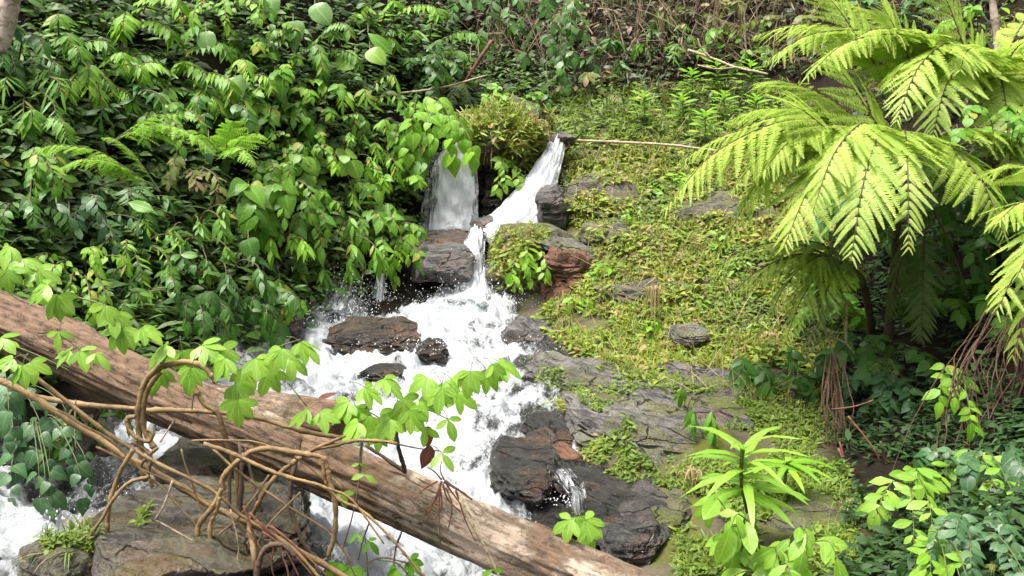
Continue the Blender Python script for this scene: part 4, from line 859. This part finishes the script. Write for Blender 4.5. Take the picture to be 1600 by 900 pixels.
# left bank ferns
def fern(label, hub, tips, mat, pl, npair=15, arch=.18, hang=.25, trunk=None, name='fern', stem=None, **k):
    b = P(*hub); root = P(*trunk) if trunk else b
    T = thing(name, label, 'fern', root)
    if trunk:
        mb = MB(); pts = catmull([root, root.lerp(b, .5) + Vector((.03, 0, 0)), b], 7); mb.tube([p - root for p in pts], [.04 - .012 * i / len(pts) for i in range(len(pts))], 12, rough=.5); mb.build('trunk', VDARK, T)
    for q in tips:
        a = dict(k); x, y, d = q[:3]
        if len(q) > 3: a.update(q[3])
        frond(T, P(*hub) if 'at' not in a else P(*a.pop('at')), P(x, y, d), a.pop('mat', mat), a.pop('npair', npair), a.pop('pl', pl), a.pop('arch', arch), stem, hang=a.pop('hang', hang), **a)
    return T
fern('bright fern with two fronds spreading left, low on the left bank', (250,300,7.3), [(45,240,6.9),(95,262,6.8),(160,215,7.2,dict(pl=.16))], G['fernl'], .26, 20, pin=13, pinl=.19, rr=.006)
fern('bright arching fern frond pointing right across the left bank', (170,225,7.7), [(335,240,7.3),(330,200,7.5,dict(pl=.14))], G['fernl'], .28, 20, pin=13, pinl=.19, rr=.006)
fern('small lacy bright fern right of the arching frond', (350,250,8.1), [(290,205,7.8),(415,215,7.8),(395,260,7.5),(365,190,8.0)], G['fernl'], .22, 13, pin=12, pinl=.19, rr=.005)
fern('small fern hanging in the dark hollow above the left fall', (712,125,13.4), [(668,172,13.0),(705,180,12.9),(735,165,13.1)], G['fernd'], .2, 14, pin=8, rr=.005)
# ------------------------------------------------------------------ tree ferns on the right
FR = Vector((-.1, -.5, .85))
fern('large bright tree fern with the longest fronds reaching left', (1405,245,7.75), [
  (1040,325,7.1,dict(arch=.22,pl=.74)), (1135,190,8.0,dict(pl=.6,arch=.16)), (1150,330,7.2,dict(arch=.2,pl=.6)), (1225,385,6.8,dict(arch=.24,pl=.74)), (1330,405,6.5,dict(arch=.3,pl=.74)), 
  (1300,95,7.3,dict(at=(1440,330,7.5),pl=.72,arch=.06,up=FR,npair=17,ang=56,hang=.06)), (1230,160,7.2,dict(at=(1400,330,7.4),pl=.75,arch=.08,up=FR,npair=17,ang=56,hang=.06)),
  (1080,285,7.4,dict(arch=.18,pl=.62)), (1190,270,7.0,dict(arch=.2,pl=.62)), (1270,330,6.7,dict(arch=.28,pl=.6)), (1180,130,8.3,dict(arch=.14,pl=.62)),
  (1120,400,7.2,dict(arch=.26,pl=.55)), (1420,390,6.5,dict(arch=.32,pl=.5)), (1060,255,7.6,dict(arch=.16,pl=.55)), (1140,300,7.1,dict(arch=.2,pl=.55)),
  (1570,370,6.8,dict(arch=.3)), (1620,240,7.3), (1290,-10,8.0,dict(at=(1405,170,8.1),pl=.72,arch=.05,up=FR,npair=17,ang=56,hang=.06)), (1100,250,7.6,dict(pl=.6)),
  (1385,500,7.7,dict(mat=G['fernd'],arch=-.02,pl=.3,at=(1425,330,7.75))), (1440,535,7.6,dict(mat=G['fernd'],arch=-.02,pl=.32,at=(1445,330,7.7))), (1515,465,7.6,dict(mat=G['fernd'],arch=.05,pl=.34,at=(1460,330,7.7))), (1290,420,7.6,dict(mat=G['fernd'],arch=.1,pl=.62))],
  G['fern'], .62, 24, .22, .22, trunk=(1378,610,8.2), name='tree_fern', stem=VDARK)
fern('tall tree fern behind, its fronds along the top right edge', (1545,150,8.5), [
  (1195,95,7.6,dict(pl=.7,arch=.16)), (1260,120,7.3,dict(pl=.66,arch=.18)), (1320,70,7.6,dict(pl=.66,arch=.16)), (1400,190,7.0,dict(pl=.6,arch=.24)), (1240,50,8.3,dict(pl=.66,arch=.12)), (1180,55,8.0,dict(pl=.66,arch=.12)), (1380,10,7.9,dict(at=(1470,220,8.0),pl=.68,arch=.05,up=FR,npair=17,ang=56,hang=.06)), (1470,-20,7.7,dict(at=(1545,200,7.9),pl=.68,arch=.05,up=FR,npair=17,ang=56,hang=.06)), (1385,135,7.4,dict(pl=.6)), (1640,70,7.4), (1455,220,7.2,dict(arch=.26)), (1680,190,7.3), (1420,70,7.9,dict(pl=.6,arch=.14)), (1580,280,7.3,dict(arch=.3)), (1300,0,9.,dict(pl=.6,arch=.08)), (1640,10,8.8), (1500,110,7.4,dict(arch=.2))],
  G['fern'], .60, 24, .18, .2, trunk=(1540,560,8.3), name='tree_fern', stem=VDARK)
fern('low tree fern with arched fronds over the mossy slope', (1345,425,7.9), [
  (1165,455,7.7,dict(pl=.45)), (1130,480,7.6,dict(pl=.4)), (1200,500,7.5,dict(pl=.45,arch=.3)), (1225,540,7.4,dict(pl=.45,arch=.3)), (1105,435,7.9,dict(pl=.36)), (1280,505,7.4,dict(pl=.4,arch=.34)), (1200,400,7.8,dict(pl=.42)), (1260,560,7.3,dict(mat=G['fernd'],pl=.36,arch=.3))],
  G['fern'], .48, 20, .22, .25, trunk=(1362,560,8.6), name='tree_fern', stem=VDARK)
fern('tree fern at the right edge, only its frond tips in view', (1720,360,6.4), [
  (1555,490,5.9), (1560,345,6.1), (1580,560,6.0), (1550,265,6.4), (1590,430,5.8), (1640,180,6.6)], G['fern'], .54, 15, .2, .25, trunk=(1740,700,6.6), name='tree_fern', stem=VDARK)
fern('small fern seedling in shade below the tree fern trunk', (1385,560,7.6), [(1345,545,7.4),(1425,555,7.4),(1400,590,7.3),(1365,590,7.3)], G['fernd'], .12, 11, pin=8, rr=.004)
fern('dry yellowish fern tip in the lower right corner', (1600,930,4.5), [(1545,885,4.4),(1590,865,4.5)], G['olive'], .14, 12, pin=8, rr=.004)
# ------------------------------------------------------------------ hill behind
S('shaded shrub with drooping stems right of the dark hollow', 870, 45, 80, 55, 'elliptic', 'dark', 26, nb=7, nl=9, droop=.6, group=HB, d=14.8)
S('sparse dark shrub above the right waterfall', 850, 105, 70, 45, 'ovate', 'dark', 24, nb=5, nl=7, group=HB, d=14.6)
S('dark whorled shrub above the top of the mossy slope', 970, 90, 70, 45, 'lance', 'dark', 30, nb=8, nl=9, style='tip', group=HB)
S('dull green bush above the right waterfall lip', 925, 135, 60, 40, 'elliptic', 'olive', 26, nb=6, nl=9, group=HB)
S('dark bush at the top edge above the dark hollow', 790, 15, 100, 50, 'elliptic', 'dark', 26, nb=9, nl=11, group=HB, d=14.6)
S('leafy bush at the top edge left of the drooping grass', 935, 20, 70, 40, 'elliptic', 'olive', 24, nb=7, nl=10, group=HB)
S('olive bush at the top edge right of the drooping grass', 1110, 25, 80, 45, 'elliptic', 'olive', 24, nb=8, nl=10, group=HB)
S('bush below the pale dead branch on the hillside', 1165, 75, 75, 45, 'ovate', 'mid', 22, nb=8, nl=11, group=HB)
S('yellowing bush under the top-edge fern fronds', 1245, 40, 80, 50, 'ovate', 'olive', 24, nb=8, nl=10, group=HB)
S('light green leafy bush at the middle of the hillside', 1035, 75, 55, 40, 'lance', 'mid', 24, nb=7, nl=9, group=HB)
S('green bush behind the tall tree fern at the top edge', 1400, 30, 90, 50, 'ovate', 'dark', 26, nb=8, nl=10, group=HB)
S('green bush behind the tall tree fern near the slim trunk', 1530, 40, 90, 60, 'ovate', 'fresh', 26, nb=8, nl=10, group=HB)
CB = 'cane plants with upright leafy stems above the slope'
for x, y, lab in [(1080,125,'upright lance-leaved cane, leftmost tall one above the slope'),(1120,110,'upright bright cane right of the leftmost tall cane'),(1172,112,'upright bright cane under the pale dead branch'),(1065,165,'short leafy cane just above the pale lying stick'),(1130,160,'leafy cane between the two tall canes, lower down'),(1100,190,'low leafy cane above the flat grey slab'),(1005,160,'low bright cane left of the other canes'),(1180,165,'leafy cane beside the leftmost tree fern frond tip'),(1215,185,'lowest leafy cane behind the tree fern')]:
    h, _ = hit(x, y + 42); b = h; d = h.y - .12; T = thing('cane_plant', lab, 'plant', b, CB); top = P(x, y - 14, d) - b; mb = MB(); pts = catmull([Vector((0, 0, 0)), top * .5 + Vector((.02, 0, 0)), top], 6); mb.tube(pts, [.008, .007, .006] * 4 + [.005] * (len(pts) - 12), 6); st = mb.build('stem', STEM, T)
    for i in range(20):
        t = .3 + .7 * i / 19; p = top * t; a = i * 2.4; dr = Vector((math.cos(a), math.sin(a), .75 - .9 * (1 - t)))
        put_leaf(st, 'lance', G['fresh'], p, dr, Z * .6 + TOCAM * .4, 34 * d / FPX * (1.15 - .4 * t))
tuft('tall drooping grass at the top edge of the hillside', 1040, 55, 46, 1.0, G['grass'], hang=.35, spread=.5, w=.009)
tuft('tall grass clump rising from the hollow at the top edge', 782, 88, 26, 1.1, G['grass'], hang=-.2, spread=.28, w=.010)
tuft('bright arching grass tuft beside the right waterfall', 908, 262, 34, .34, G['grass'], hang=.3, spread=.7, w=.008)
tuft('grass clump among the canes above the slope', 1040, 170, 40, .55, G['grass'], hang=.0, spread=.35, w=.008)
tuft('pale drooping straw tuft hanging on the mossy slope', 1023, 452, 60, .32, G['straw'], d=9.2, hang=1.3, spread=.28, w=.006, up=.9)
tuft('grass tuft in the lower left corner by the stream', 105, 880, 44, .30, G['grass'], d=4.45, hang=.25, spread=.95, w=.006)
tuft('small grass tuft growing on the foreground slab', 135, 828, 30, .2, G['grass'], d=4.75, hang=.2, spread=.7, w=.005)
tuft('long dark grass hanging in shade under the tree ferns', 1290, 560, 40, .6, G['imossg'], hang=.9, spread=.35, w=.008)
tuft('grass hanging from the bank below the leafy right bank shrubs', 1330, 800, 36, .4, G['grass'], hang=.6, spread=.5, w=.005)
tuft('dry straw tuft on the bank left of the strap-leaved plant', 1080, 745, 50, .3, G['straw'], hang=.6, spread=.5, w=.005, off=.15)
# ------------------------------------------------------------------ right bank, low
S('dark blue-green lobed shrub in shade under the tree fern', 1400, 610, 90, 40, 'ovate', 'blue', 24, nb=10, nl=10, off=.5, face=.3, group=RB)
S('blue-green bush at the lower right edge, largest there', 1530, 740, 80, 50, 'round', 'blue', 20, nb=10, nl=11, off=.5, face=.35, group=RB)
S('blue-green bush at the bottom right corner', 1500, 840, 90, 50, 'ovate', 'blue', 24, nb=11, nl=13, off=.4, face=.35, group=RB)
S('bright light green broad-leaved bush in front of the blue-green bushes', 1410, 775, 50, 42, 'elliptic', 'lime', 36, nb=7, nl=8, off=.6, group=RB)
S('yellow-green leafy sprig at right above the blue-green bush', 1500, 745, 40, 24, 'elliptic', 'fresh', 28, nb=5, nl=7, off=.65, group=RB)
S('light sprig on the shaded lobed shrub', 1475, 610, 34, 20, 'ovate', 'fresh', 26, nb=4, nl=6, off=.7, group=RB)
S('leafy plant at the bottom edge right of the strap-leaved plant', 1445, 885, 40, 28, 'elliptic', 'fresh', 34, nb=6, nl=7, off=.55, group=RB)
S('round-leaved bush among the fronds near the right edge', 1550, 195, 60, 36, 'round', 'mid', 15, nb=8, nl=10, d=7.1, base=P(1560, 330, 7.8), group=RB)
S('shaded leafy bush behind the hanging old fronds', 1480, 470, 80, 60, 'ovate', 'mid', 26, nb=8, nl=9, off=.3, group=RB)
S('dark leafy bush at the right edge under the frond tips', 1570, 480, 50, 70, 'ovate', 'mid', 30, nb=8, nl=9, off=.3, group=RB)
S('dark understory bush left of the tree fern trunk', 1290, 470, 60, 60, 'ovate', 'mid', 24, nb=8, nl=10, off=.25, group=RB)
S('low dark bush beneath the low tree fern', 1225, 590, 50, 36, 'ovate', 'dark', 24, nb=7, nl=9, off=.2, group=RB)
S('dark seedling with hanging leaves on the shaded slab', 1072, 640, 30, 28, 'lance', 'mid', 34, nb=5, nl=6, droop=.9, off=.25, style='tip', group=RB)
S('dark glossy seedling in the hollow beneath the low tree fern', 1155, 575, 34, 26, 'elliptic', 'dark', 30, nb=5, nl=6, droop=.5, off=.25, group=RB)
S('leafy green plant growing on the side of the mossy boulder', 825, 415, 34, 32, 'elliptic', 'fresh', 20, nb=7, nl=8, d=10.35, base=P(825, 400, 10.9), depth=.1, srad=.004, group=RB)
S('small bright plant rooted between the two upper falls', 785, 275, 30, 22, 'ovate', 'lime', 16, nb=5, nl=7, d=11.7, base=P(785, 255, 12.0), depth=.1, srad=.004, group=RB)
for _x, _y, _l in ((745,205,'dry drooping grass on the left of the boulder between the falls'),(800,200,'dry drooping grass in the middle of the boulder between the falls'),(845,198,'dry drooping grass at the right of the boulder between the falls'),(770,235,'lowest dry grass hanging below the boulder between the falls')): tuft(_l, _x, _y, 60, .42, G['straw' if _x != 800 else 'grass'], d=12.0, hang=.9, spread=.6, w=.006)
S('fine-leaved bright plant on top of the boulder between the falls', 800, 160, 60, 20, 'elliptic', 'lime', 14, nb=10, nl=9, d=12.2, base=P(795, 190, 12.35), depth=.2, srad=.004, group=RB)
for _x, _y, _d, _l in [(1440,300,8.3,'deep green bush hidden behind the large tree fern crown'),(1500,360,8.2,'dark bush between the two tree fern trunks'),(1590,380,7.3,'dark bush behind the frond tips at the right edge'),(1430,440,8.4,'dark bush just right of the nearer tree fern trunk'),(1330,330,9.2,'dark bush left behind the tree fern crown'),(1560,280,7.9,'leafy bush below the round-leaved bush near the right edge'),(1350,560,8.0,'dark low bush at the foot of the tree fern trunks')]:
    S(_l, _x, _y, 65, 55, 'ovate', 'dark' if _x != 1560 else 'mid', 26, nb=8, nl=10, d=_d, group=RB)
# strap-leaved plant and the glossy elliptic plant below it
h = P(1168, 800, 5.6); T = thing('strap_leaved_plant', 'tall lime plant with long strap leaves in a top rosette', 'plant', h); top = P(1160, 700, 5.45) - h; mb = MB(); pts = catmull([Vector((0, 0, 0)), top * .5 + Vector((-.02, 0, 0)), top], 6); mb.tube(pts, .012, 8); st = mb.build('stem', STEM, T)
for i in range(24):
    t = .25 + .78 * i / 23; a = i * 2.4 + .4; dr = Vector((math.cos(a), math.sin(a) * .8 - .1, 1.5 * t * t - .2)); put_leaf(st, 'strap' if i > 6 else 'lance', G['lime'], top * min(t, 1.), dr, Z + TOCAM * .3, (118 - 36 * t) * 5.5 / FPX, cols=2)
T = thing('strap_leaved_plant', 'short strap-leaved lime plant close behind the tall one', 'plant', P(1225, 760, 6.1)); top = Vector((.02, 0, .16)); mb = MB(); mb.tube([Vector((0, 0, 0)), top * .5, top], .010, 6); st = mb.build('stem', STEM, T)
for i in range(14):
    a = i * 2.4; put_leaf(st, 'strap', G['fresh'], top * (.6 + .03 * i), Vector((math.cos(a), math.sin(a) - .1, .5)), Z + TOCAM * .3, 70 * 6.0 / FPX, cols=2)
S('lime elliptic-leaved plant at the bottom, biggest and nearest on the right', 1190, 852, 100, 62, 'elliptic', 'lime', 52, nb=11, nl=7, d=5.15, base=P(1200, 930, 5.3), stem=STEM, droop=.6, cols=2, face=.6, depth=.3, srad=.006, name='leafy_plant', cat='plant')
S('lime elliptic-leaved shoot left of the strap-leaved plant', 1140, 820, 34, 40, 'elliptic', 'lime', 52, nb=4, nl=5, d=5.25, base=P(1160, 910, 5.4), stem=STEM, droop=.6, cols=2, face=.6, depth=.2, srad=.005, name='leafy_plant', cat='plant')
# ------------------------------------------------------------------ palmate lime vines along the log
def liana(label, stems, hubs, s, d, mat='lime', name='leafy_vine'):
    b = P(stems[0][0][0], stems[0][0][1], d); T = thing(name, label, 'vine', b)
    for sp in stems:
        mb = MB(); pts = [p - b for p in catmull([P(q[0], q[1], q[2] if len(q) > 2 else d) for q in sp], 6)]; mb.tube(pts, [.0055 - .003 * i / len(pts) for i in range(len(pts))], 6); mb.build('stem', STEM, T)
    for q in hubs:
        x, y, ax, ay = q[:4]; k = q[4] if len(q) > 4 else 1.; dd = d - rng.uniform(0, .25)
        palmate(T, P(x, y, dd), Vector((ax, rng.uniform(-.5, -.1), -ay)), (Z + TOCAM * rng.uniform(.3, 1.1)).normalized(), s * k * dd / FPX, G[mat], n=rng.choice((5, 5, 5, 4)) if len(q) < 6 else q[5])
liana('lime vine with hand-shaped leaves trailing along the top of the log', [[(-30,360),(40,415),(90,455),(165,478),(215,520),(265,545),(340,560),(400,575),(440,590),(480,635)],[(265,545),(300,600),(300,640)],[(400,575),(430,545),(470,530)]],
  [(15,385,-.3,.4),(35,405,.5,.5),(60,420,.9,.5),(12,420,.2,.9),(90,462,.2,1.),(75,445,-.9,.3),(165,478,-.2,1.),(178,490,.8,.8),(190,512,.1,1.),(222,512,.8,.4),(262,540,-.7,.4),(285,548,.2,1.),(315,540,.9,.2),(300,575,-.2,1.),(345,545,.7,.7),(352,560,-.5,.8),(380,575,.5,.6),(372,625,.1,1.,1.),(368,600,.6,.8),(440,545,-.4,.6),(455,560,.7,.8),(420,580,.1,1.),(470,535,.9,.5),(480,640,-.9,.5,.9),(500,645,.9,.4,.9),(250,575,-.3,.9),(400,560,.9,.6)], 45, 4.95)
liana('lime vine spray of hand-shaped leaves hanging over the white rapids', [[(622,694),(600,660),(570,640),(540,630)],[(618,680),(640,650),(680,615),(740,585),(790,568)],[(640,650),(665,640),(700,655)],[(622,694),(650,700),(690,705)],[(570,640),(590,605),(610,590)]],
  [(545,628,-.7,.6),(555,635,.3,1.),(570,605,.7,.3),(600,592,.8,.4),(575,650,-.1,1.),(560,660,-.8,.7),(618,640,-.2,1.),(630,622,.5,.8),(640,640,.8,.7),(610,655,-.6,.8),(655,625,.9,.5),(668,590,-.4,.5),(690,600,.5,.9),(705,592,.9,.6),(690,605,-.2,1.),(735,580,-.2,.8),(760,578,.6,.7),(780,565,.9,.3),(770,570,.9,.9,.8),(700,655,.5,.9,.8,3),(690,708,.9,.7,.9,3),(715,615,.8,.9),(665,668,-.2,.9,.8,3),(590,675,.1,1.,.8)], 44, 5.0)
liana('lime vine leaves hanging in front of the shaded left part of the log', [[(-40,520,4.7),(20,540,4.7),(70,560,4.7),(110,580,4.7)],[(60,520,4.8),(90,522,4.8),(130,550,4.8)]],
  [(0,528,.8,.3,.9),(92,518,-.1,.8,.7,3),(110,548,-.9,.4,.8),(125,548,.8,.5,.9,4),(150,552,.9,.3,.8,3),(35,572,-.2,1.,.9),(48,566,.8,.6,.9),(20,560,-.8,.3,.8)], 46, 4.7)
liana('small two-leaved sprig dangling in front of the log', [[(565,690,4.9),(561,730,4.85),(566,745,4.85)]], [(570,742,-.2,1.,.8,2),(562,724,.1,1.,.5,2),(535,770,.3,1.,.7,3)], 40, 4.85)
liana('lime sprig of broad leaves just behind the right part of the log', [[(905,850,5.3),(905,825,5.3),(908,812,5.3)]], [(893,812,-.8,.6,1.),(915,812,.8,.5,1.),(915,830,.7,.8,.9),(900,808,.2,.5,.8,3)], 44, 5.3)
liana('dark green seedling leaves over the lower chute below the log', [[(640,900,4.9),(620,880,4.9),(590,875,4.9)],[(575,900,5.0),(572,860,5.0),(570,835,5.0)]], [(575,845,.8,.5,.7,3),(560,835,-.7,.4,.6,3),(530,880,-.2,.8,1.),(545,890,.6,.8,1.),(640,875,.8,.6,.8),(620,890,-.6,.7,.9),(770,890,.1,.6,.7,2)], 40, 4.95, 'mid')
# dead leaf caught on the twig
T = thing('dead_leaf', 'curled red-brown dead leaf hanging beside the lime spray', 'leaf', P(670, 668, 4.95))
for x, y, dx, s in ((668, 666, .1, 36), (672, 696, -.25, 40)):
    put_leaf(T, 'ovate', G['dry'], P(x, y, 4.95) - T.location, Vector((dx, -.1, -1)), TOCAM + Vector((.5, 0, 0)), s * 4.95 / FPX * 1.1, 'blade', 2)
T = thing('dead_leaf', 'flat dry twig leaf lying on the branch stub', 'leaf', P(497, 622, 5.42)); put_leaf(T, 'lance', G['dry'], Vector((0, 0, 0)), Vector((.9, -.2, .3)), TOCAM, 34 * 5.4 / FPX, 'blade', 2)
# small plants and grass dotted over the mossy slope
SG = 'bright seedlings dotted over the mossy slope'
for x, y, lab in [(955,285,'right of the mossy slab nearest the right waterfall'),(1012,300,'midway between the mossy slab and the fern tip'),(1062,285,'just left of the longest fern frond tip'),(985,350,'above the high rock band on the slope'),(1045,372,'at the right end of the high rock band'),(1120,385,'below the weathered slab behind the fern tip'),
    (1085,425,'just above the right end of the middle rock band'),(940,425,'right of the red-brown rock face'),(900,480,'under the red-brown rock face'),(1010,520,'left of the small tilted grey slab'),(1095,480,'above the small tilted grey slab'),(1150,420,'under the low tree fern frond tips'),(920,335,'between the mossy slab and the high rock band'),(1180,520,'right of the small tilted grey slab')]:
    S('bright seedling on the slope, ' + lab, x, y, rng.uniform(14, 24), rng.uniform(12, 20), rng.choice(('elliptic', 'lance')), rng.choice(('fresh', 'lime')), rng.uniform(14, 20), nb=5, nl=6, off=.08, depth=.08, droop=.3, srad=.003, stem=STEM, group=SG, name='seedling', cat='plant')
TG = 'short grass tufts on the mossy slope'
for x, y, lab in [(930,365,'beside the pale sloping slab of the mossy boulder'),(1075,390,'right of the high rock band'),(985,440,'above the left end of the middle rock band'),(1040,330,'left of the weathered slab behind the fern tip'),(1140,455,'at the right end of the middle rock band'),(1110,285,'under the longest fern frond tip'),(965,545,'above the long pale grey slab'),(905,300,'against the rock beside the right waterfall'),(1000,262,'below the long pale lying stick'),(885,505,'above the rounded rock at the rapids edge')]:
    tuft('short grass tuft on the slope, ' + lab, x, y, 34, rng.uniform(.2, .34), G[rng.choice(('grass', 'grass', 'straw'))], hang=.6, spread=.7, w=.005, group=TG)
# ------------------------------------------------------------------ uncountable ground cover
cover('slope_herbs', 'low green herbs along the foot of the hillside above the slope', G['imossg'], spots_px([(870,140),(1260,140),(1260,225),(870,225)], 2600, dens=(1.5, 45, -.3)), ('ovate', 'lance', 'blade'), (.06, .16), n=3, lift=.1)
LEFT = [(-380,-60),(700,-40),(760,60),(640,170),(640,380),(560,470),(430,520),(360,560),(260,600),(60,600),(-380,600)]
cover('bank_undergrowth', 'dense mass of small dark leaves covering the left bank', G['iund'], spots_px(LEFT, 10000, dens=(2.2, 3, -.18)), ('ovate', 'lance', 'ovate'), (.05, .20), n=3, lift=.22)
HILL = [(640,-60),(2050,-60),(2050,300),(1640,280),(1260,200),(1200,205),(880,200),(860,150),(760,140),(640,150)]
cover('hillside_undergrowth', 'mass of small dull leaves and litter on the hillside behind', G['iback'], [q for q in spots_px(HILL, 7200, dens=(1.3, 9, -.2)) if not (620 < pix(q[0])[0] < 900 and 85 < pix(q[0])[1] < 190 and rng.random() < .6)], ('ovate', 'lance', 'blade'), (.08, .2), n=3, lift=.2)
cover('hillside_dry_stems', 'tangle of thin dry stems hanging on the hillside', G['straw2'], spots_px([(700,-20),(1250,-20),(1250,120),(900,110),(760,130)], 420), ('stalk',), (.3, .9), n=2, lift=.3, tilt=.8)
RSLOPE = [(870,215),(1250,215),(1330,330),(1330,520),(1300,620),(1200,640),(1100,620),(980,600),(880,540),(830,500),(900,450),(930,380),(880,340)]
cover('mossy_slope_herbs', 'yellow-green moss and tiny herbs covering the sunny right slope', G['imoss'], spots_px(RSLOPE, 13000, dens=(1.9, 5, -.10)), ('ovate', 'blade', 'blade', 'lance'), (.02, .12), n=3, lift=.05)
cover('green_slope_herbs', 'green leafy herbs in patches over the right slope', G['imossg'], spots_px(RSLOPE, 5500, dens=(1.4, 15, -.05)), ('ovate', 'ovate', 'lance'), (.04, .09), n=3, lift=.05)
cover('dry_stalks', 'thin dry stalks sticking out of the sunny slope', G['straw'], spots_px(RSLOPE, 500, dens=(1.6, 55, .0)), ('stalk',), (.12, .4), n=2, lift=.03, tilt=.8)
LSLOPE = [(805,560),(880,590),(960,640),(960,680),(1040,740),(1120,700),(1160,600),(1300,590),(1350,900),(1060,900),(1050,800),(950,740),(900,720),(850,660)]
cover('bank_moss', 'green moss and herbs on the lower right bank', G['imossg'], spots_px(LSLOPE, 7000, dens=(1.8, 25, -.22)), ('ovate', 'lance', 'blade'), (.02, .07), n=3, lift=.03)
cover('yellow_moss', 'yellow moss strip along the rapids on the right', G['imoss'], spots_px([(805,560),(870,590),(950,640),(960,690),(920,720),(860,660),(820,620)], 1500), ('ovate', 'blade', 'ovate'), (.025, .06), n=3, lift=.03)
cover('shade_undergrowth', 'shade-tinted small leaves on the ground under the tree ferns', G['ishade'], spots_px([(1260,380),(1640,260),(2050,260),(2050,980),(1300,980),(1330,780),(1280,640),(1250,500)], 5500, dens=(1.8, 35, -.12)), ('ovate', 'lance'), (.05, .12), n=3, lift=.1)
RBV = None
def rock_bvh(names):
    V = []; F = []
    for o in ROCKS:
        if any(n in o['label'] for n in names):
            b = len(V); V += [tuple(o.matrix_basis @ v.co) for v in o.data.vertices]; F += [tuple(b + i for i in p.vertices) for p in o.data.polygons]
    return BVHTree.FromPolygons(V, F)
cover('boulder_grass', 'dry yellow grass and herbs draped over the boulder between the falls', G['imoss'], spots_px([(715,165),(870,165),(865,215),(840,250),(800,300),(750,285),(725,220)], 1300, rock_bvh(['earth-topped']), dens=(2.2, 4, -.2)), ('blade', 'blade', 'lance'), (.04, .18), n=4, lift=.07)
cover('boulder_grass', 'yellow-brown grass clumps on the mossy boulder by the chute', G['imoss'], spots_px([(765,355),(860,362),(850,400),(840,450),(790,450),(765,400)], 700, rock_bvh(['moss-topped'])), ('blade', 'ovate', 'blade'), (.04, .1), n=3, lift=.04)
cover('slab_moss', 'sparse moss and grass on the foreground rocks', G['imossg'], spots_px([(60,820),(180,740),(260,720),(200,900),(60,900)], 420, rock_bvh(['foreground slab', 'lower left edge']), dens=(2.5, 2, .1)), ('blade', 'ovate'), (.02, .06), n=3, lift=.02)
cover('slab_herbs', 'moss and herbs growing on the rock bands of the slope', G['imoss'], spots_px(RSLOPE, 2600, rock_bvh(['rock band', 'mossy slab near', 'showing through', 'weathered slab', 'half buried']), dens=(2.2, 8, -.12)), ('ovate', 'blade', 'lance'), (.02, .10), n=3, lift=.03)
cover('slab_moss', 'moss patches in the cracks of the pale slabs', G['imossg'], spots_px([(820,540),(1260,600),(1260,740),(900,740)], 1100, rock_bvh(['pale grey slab', 'broad pale slab', 'thin layered', 'shaded mossy', 'long dark bedrock']), dens=(1.9, 18, .12)), ('ovate', 'blade', 'lance'), (.02, .07), n=3, lift=.02)
cover('hollow_undergrowth', 'dark leaves in the shaded hollow above the falls', G['iund'], spots_px([(640,90),(900,90),(900,175),(640,175)], 900), ('ovate', 'lance'), (.08, .2), n=2, lift=.2)
print('LEAVES', NLEAF[0], 'OBJECTS', len(bpy.data.objects))
